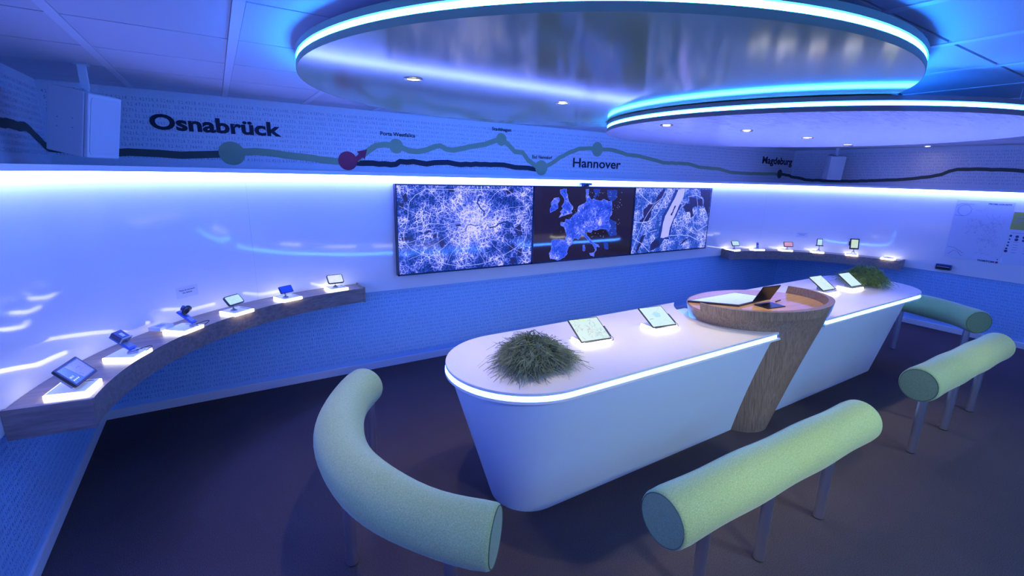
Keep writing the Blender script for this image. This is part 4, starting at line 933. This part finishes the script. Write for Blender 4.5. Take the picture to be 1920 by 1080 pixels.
# right shelf
nav('sat nav with a light blue screen at the screen end of the right shelf', RP[0][:2], (6.797, 4.435, 1.048), -20, 55, .136, .090, .014, .009, M['frame'], M['s_nav'])
t_ = thing('phone_handset', (RP[1][0], RP[1][1], PT_TOP), 'small blue handset standing on the second plinth of the right shelf', 'phone')
M4, o, s_ = slate(t_, (0, 0, .052), -35, 68, .034, .098, .014, .012, .004, M['blueplastic'], M['greyplastic'])
MB().box((-.010, .008, .0012), (.010, .026, .004), M4).build('display_window', M['black'], t_)
bevel(MB().box((-.025, -.02, 0), (.025, .03, .01)).build('cradle', M['greyplastic'], t_), .003)
nav('sat nav with a pink map screen in the middle of the right shelf', RP[2][:2], (7.602, 4.038, 1.044), -37, 58, .142, .088, .010, .010, M['frame'], M['s_red'])
def tri_tab(label, pos, C, yaw, w, h, scr, b, grip):
    t_ = thing('tripod_tablet', (pos[0], pos[1], PT_TOP), label, 'tablet')
    M4, o, s_ = slate(t_, rel(t_, *C), yaw, 80, w, h, .012, .005, b, M['frame'], scr)
    bottom = M4 @ Vector((0, -h / 2, -.006))
    mb = MB().tube([bottom, (bottom.x, bottom.y, .035)], .005, 10); mb.build('post', M['greyplastic'], t_, True)
    for k in range(3):
        a = 2 * PI * k / 3 + .4; MB().tube([(bottom.x, bottom.y, .040), (bottom.x + .030 * math.cos(a), bottom.y + .030 * math.sin(a), .002)], .005, 6).build('leg', M['greyplastic'], t_)
    bevel(MB().box((-w / 2 - grip, -h / 2 - .006, -.016), (w / 2 + grip, -h / 2 + .008, .004), M4).build('clamp', M['frame'], t_), .002)
    return t_, M4
tri_tab('small portrait tablet on a mini tripod, fourth plinth of the right shelf', RP[3][:2], (7.945, 3.735, 1.098), -40, .088, .108, M['s_nav'], .009, .012)
t_, M4 = tri_tab('larger portrait tablet in a thick black frame on a mini tripod, right shelf', RP[4][:2], (8.262, 3.375, 1.105), -42, .130, .160, M['s_lime'], .016, .0)
bevel(MB().box((-.078, -.03, -.014), (-.064, .035, .004), M4).build('side_grip', M['frame'], t_), .002)
t_ = thing('product_card', (RP[5][0], RP[5][1], PT_TOP), 'thin dark card lying on the last plinth of the right shelf', 'card')
bevel(MB().box((-.04, -.03, 0), (.035, .03, .006)).build('card', M['greyplastic'], t_), .001)

# tablets on the table
def table_tab(label, i, C, yaw, tilt, w, h, scr, deco):
    x, y = TP[i]; top = 0.9205 + .0245 + .0008
    t_ = thing('display_tablet', (x, y, top), label, 'tablet', 'tablets shown on the white table')
    M4, o, s_ = slate(t_, rel(t_, *C), yaw, tilt, w, h, .009, .006, .008, M['frame'], scr)
    lowp = M4 @ Vector((0, -h * .30, -.009)); hi = M4 @ Vector((0, h * .15, -.009))
    MB().add([(lowp.x - .03, lowp.y, 0), (lowp.x + .03, lowp.y, 0), (hi.x + .03, hi.y, 0), (hi.x - .03, hi.y, 0), (lowp.x - .03, lowp.y, lowp.z), (lowp.x + .03, lowp.y, lowp.z), (hi.x + .03, hi.y, hi.z), (hi.x - .03, hi.y, hi.z)],
             [(0, 3, 2, 1), (4, 5, 6, 7), (0, 1, 5, 4), (1, 2, 6, 5), (2, 3, 7, 6), (3, 0, 4, 7)]).build('wedge_stand', M['greyplastic'], t_)
    bevel(MB().box((w / 2 - .002, -h * .38, -.008), (w / 2 + .010, h * .06, .001), M4).build('side_clip', M['darkblue'], t_), .002)
    P = [M4 @ Vector((w / 2 + .006, -h * .36, -.004)), M4 @ Vector((w / 2 + .018, -h * .44, -.006)), M4 @ Vector((w / 2 + .012, -h * .54, -.008)), M4 @ Vector((w / 2 - .02, -h * .55, -.012))]
    MB().tube(P, .0018, 6).build('cable', M['cable'], t_)
    deco(t_, M4, o, w, h)
    return t_
def deco1(t_, M4, o, w, h):
    mb = MB(); ribbon(mb, [(-.012, .022), (.0, .028), (.008, .012), (-.004, -.002), (.010, -.014), (.014, -.03), (.0, -.034), (-.008, -.02)], .003, lambda a, b: on(M4, a, b)); mb.build('map_marks', M['redink'], o)
    mb = MB(); ribbon(mb, [(-.02, .082), (.02, .085)], .008, lambda a, b: on(M4, a, b)); mb.build('map_header', M['greenink'], o)
    mb = MB(); rnd = random.Random(3)
    for k in range(18):
        a, b = rnd.uniform(-.10, .08), rnd.uniform(-.08, .05); ribbon(mb, [(a, b), (a + rnd.uniform(-.02, .02), b + rnd.uniform(-.02, .02)), (a + rnd.uniform(-.01, .02), b + .02)], .0018, lambda p, q: on(M4, p, q))
    mb.build('map_roads', M['inkink'], o)
def deco2(t_, M4, o, w, h):
    mb = MB(); n = 16; mb.add([on(M4, .005 + .035 * math.cos(2 * PI * k / n) * (1 + .2 * math.sin(2 * k)), .015 + .028 * math.sin(2 * PI * k / n)) for k in range(n)], [tuple(range(n))]); mb.build('map_lake', M['blueink'], o)
    mb = MB(); ribbon(mb, [(-.09, -.025), (-.05, -.02)], .003, lambda a, b: on(M4, a, b)); mb.build('map_marks', M['inkink'], o)
def deco3(t_, M4, o, w, h):
    mb = MB(); rnd = random.Random(9)
    for k in range(10):
        a, b = rnd.uniform(-.08, .06), rnd.uniform(-.08, .05); ribbon(mb, [(a, b), (a + rnd.uniform(-.02, .03), b + rnd.uniform(-.02, .03))], .0018, lambda p, q: on(M4, p, q))
    mb.build('map_roads', M['blueink'], o)
table_tab('tablet beside the left planter, map with red scribbles', 0, (2.025, 2.314, 1.004), -7.3, 27, .240, .216, M['s_map'], deco1)
table_tab('second tablet from the left planter, pale map with a blue lake', 1, (2.683, 2.311, 1.003), -7.4, 27, .222, .214, M['s_map2'], deco2)
table_tab('tablet just behind the curved rim of the wooden desk', 2, (5.118, 2.315, 1.016), -3.4, 33, .220, .205, M['s_map'], deco3)
table_tab('tablet leaning beside the right planter', 3, (5.594, 2.262, 1.018), -3.0, 35, .216, .196, M['s_map2'], deco3)
# big flat tablet and folding tablet on the wooden desk
t_ = thing('glass_display', (3.55, 2.28, 1.0238), 'large flat glass screen with a dark frame lying on the left of the wooden desk', 'screen')
P = [(3.165, 2.425), (3.43, 2.135), (3.92, 2.16), (3.80, 2.42)]
ctr = Vector((3.55, 2.28)); P = [(x - 3.55, y - 2.28) for x, y in P]
fixn(MB().prism(P, 0.0, 0.016).build('frame', M['frame'], t_))
sh = lambda k: [(x * k, y * k) for x, y in P]
fixn(MB().prism(sh(.93), 0.016, 0.0172).build('screen', M['s_sheet'], t_))
t_ = thing('remote_control', (3.30, 2.05, 1.0238), 'small dark blue gadget lying inside the left end of the desk rim', 'device')
bevel(MB().box((-.07, -.018, 0), (.05, .018, .014)).build('case', M['darkblue'], t_), .004)
MB().box((-.05, -.010, .014), (-.01, .010, .0152)).build('button_pad', M['blueplastic'], t_)
t_ = thing('folding_tablet', (3.72, 2.05, 1.0238), 'dark folding tablet standing open on the wooden desk, seen from behind', 'tablet')
M4, o, s_ = slate(t_, rel(t_, 3.722, 2.085, 1.112), -6.5, 119, .212, .162, .008, .005, .006, M['black'], M['black'], 'cover')
bevel(MB().box((-.125, -.085, 0.0), (.085, .045, .006), Matrix.Rotation(-.11, 4, 'Z')).build('keyboard', M['black'], t_), .002)
MB().tube([(.14, .03, .004), (.24, .045, .004)], .004, 8).build('pen', M['black'], t_, True)

# ------------------------------------------------------------------ loudspeakers
def speaker(label, O, f, w, d, h, tiltdeg, mount):
    """O: lower front left corner (seen from the front), f: direction of front face width, front normal = f x z"""
    f = Vector((f[0], f[1], 0)).normalized(); nrm = f.cross(Vector((0, 0, 1))).normalized(); c = Vector(O) + f * w / 2 - nrm * d / 2
    t_ = thing('loudspeaker', (c.x, c.y, c.z), label, 'loudspeaker', 'white wall loudspeakers')
    M4 = Matrix(((f.x, -nrm.x, 0, 0), (f.y, -nrm.y, 0, 0), (0, 0, 1, 0), (0, 0, 0, 1))) @ Matrix.Rotation(math.radians(tiltdeg), 4, 'X')
    bevel(MB().box((-w / 2, -d / 2 + .022, 0), (w / 2, d / 2, h), M4).build('cabinet', M['spk'], t_), .004)
    bevel(MB().box((-w / 2 + .003, -d / 2, .002), (w / 2 - .003, -d / 2 + .0205, h - .002), M4).build('baffle', M['spk'], t_), .006)
    P = rrect(w - .036, h - .04, .022, 6)
    g = fixn(MB().loft([[M4 @ Vector((x, yy, z + h / 2)) for x, z in P] for yy in (-d / 2 + .001, -d / 2 - .003)]).build('grille', M['mesh'], t_))
    for sx, sz in ((-.03, .20), (.05, .19), (-.03, .15), (.05, .14)):
        MB().tube([M4 @ Vector((-w / 2 + .001, sx, sz)), M4 @ Vector((-w / 2 - .0015, sx, sz))], .004, 8).build('screw', M['greyplastic'], t_)
    top = M4 @ Vector((0, .0, h)); z1 = ZC - .002 - t_.location.z
    MB().box((top.x - .018, top.y - .018, top.z + .012), (top.x + .018, top.y + .018, z1)).build('mount_arm', M['spk'], t_)
    MB().box((top.x - .03, top.y - .03, z1 - .006), (top.x + .03, top.y + .03, z1)).build('mount_plate', M['spk'], t_)
    MB().tube([(top.x, top.y, top.z - .012), (top.x, top.y, top.z + .02)], .016, 12).build('swivel', M['spk'], t_, True)
    MB().tube([top + Vector((-.03, .02, -.002)), top + Vector((-.06, .05, .016)), top + Vector((-.09, .07, .004))], .003, 6).build('cable', M['cable'], t_, True)
    return t_
speaker('white loudspeaker hung from the ceiling in the left corner', (-.600, 3.66, 2.052), (.5, .87), .238, .212, .355, 12, None)
speaker('white loudspeaker hung from the ceiling in the right corner', (8.035, 3.84, 2.075), (.72, -.69), .205, .212, .355, 9, None)

# added housing for the blue fill behind the viewer (its light is hall_fill)
t_ = thing('fill_luminaire', (3.6, -1.9, ZC - .004), 'added flat white ceiling panel behind the benches, housing of a fill light', 'ceiling light')
MB().box((-1.12, -.62, -.018), (1.12, .62, 0)).build('housing', M['white_paint'], t_)

for i, ((x, y, z), tg) in enumerate(zip(FILL_POS, [(1.9, 1.4, 0.4), (3.0, 1.4, 0.4), (4.9, 1.4, 0.4)])):  # bodies for the added bench fill lamps
    t_ = thing('fill_spotlight', (x, y, ZC - .004), 'added white fill spotlight on the ceiling behind the viewer, %s of three' % ('first', 'middle', 'last')[i], 'spotlight', 'added fill spotlights behind the viewer')
    d = (Vector(tg) - Vector((x, y, z))).normalized(); p = Vector((0, 0, z - ZC + .004)) - d * .02
    MB().tube([(0, 0, 0), (0, 0, -.06), p - d * .06], .012, 10).build('arm', M['white_paint'], t_, True)
    MB().tube([p - d * .12, p - d * .005], [.10, .15], 20).build('head', M['white_paint'], t_, True)
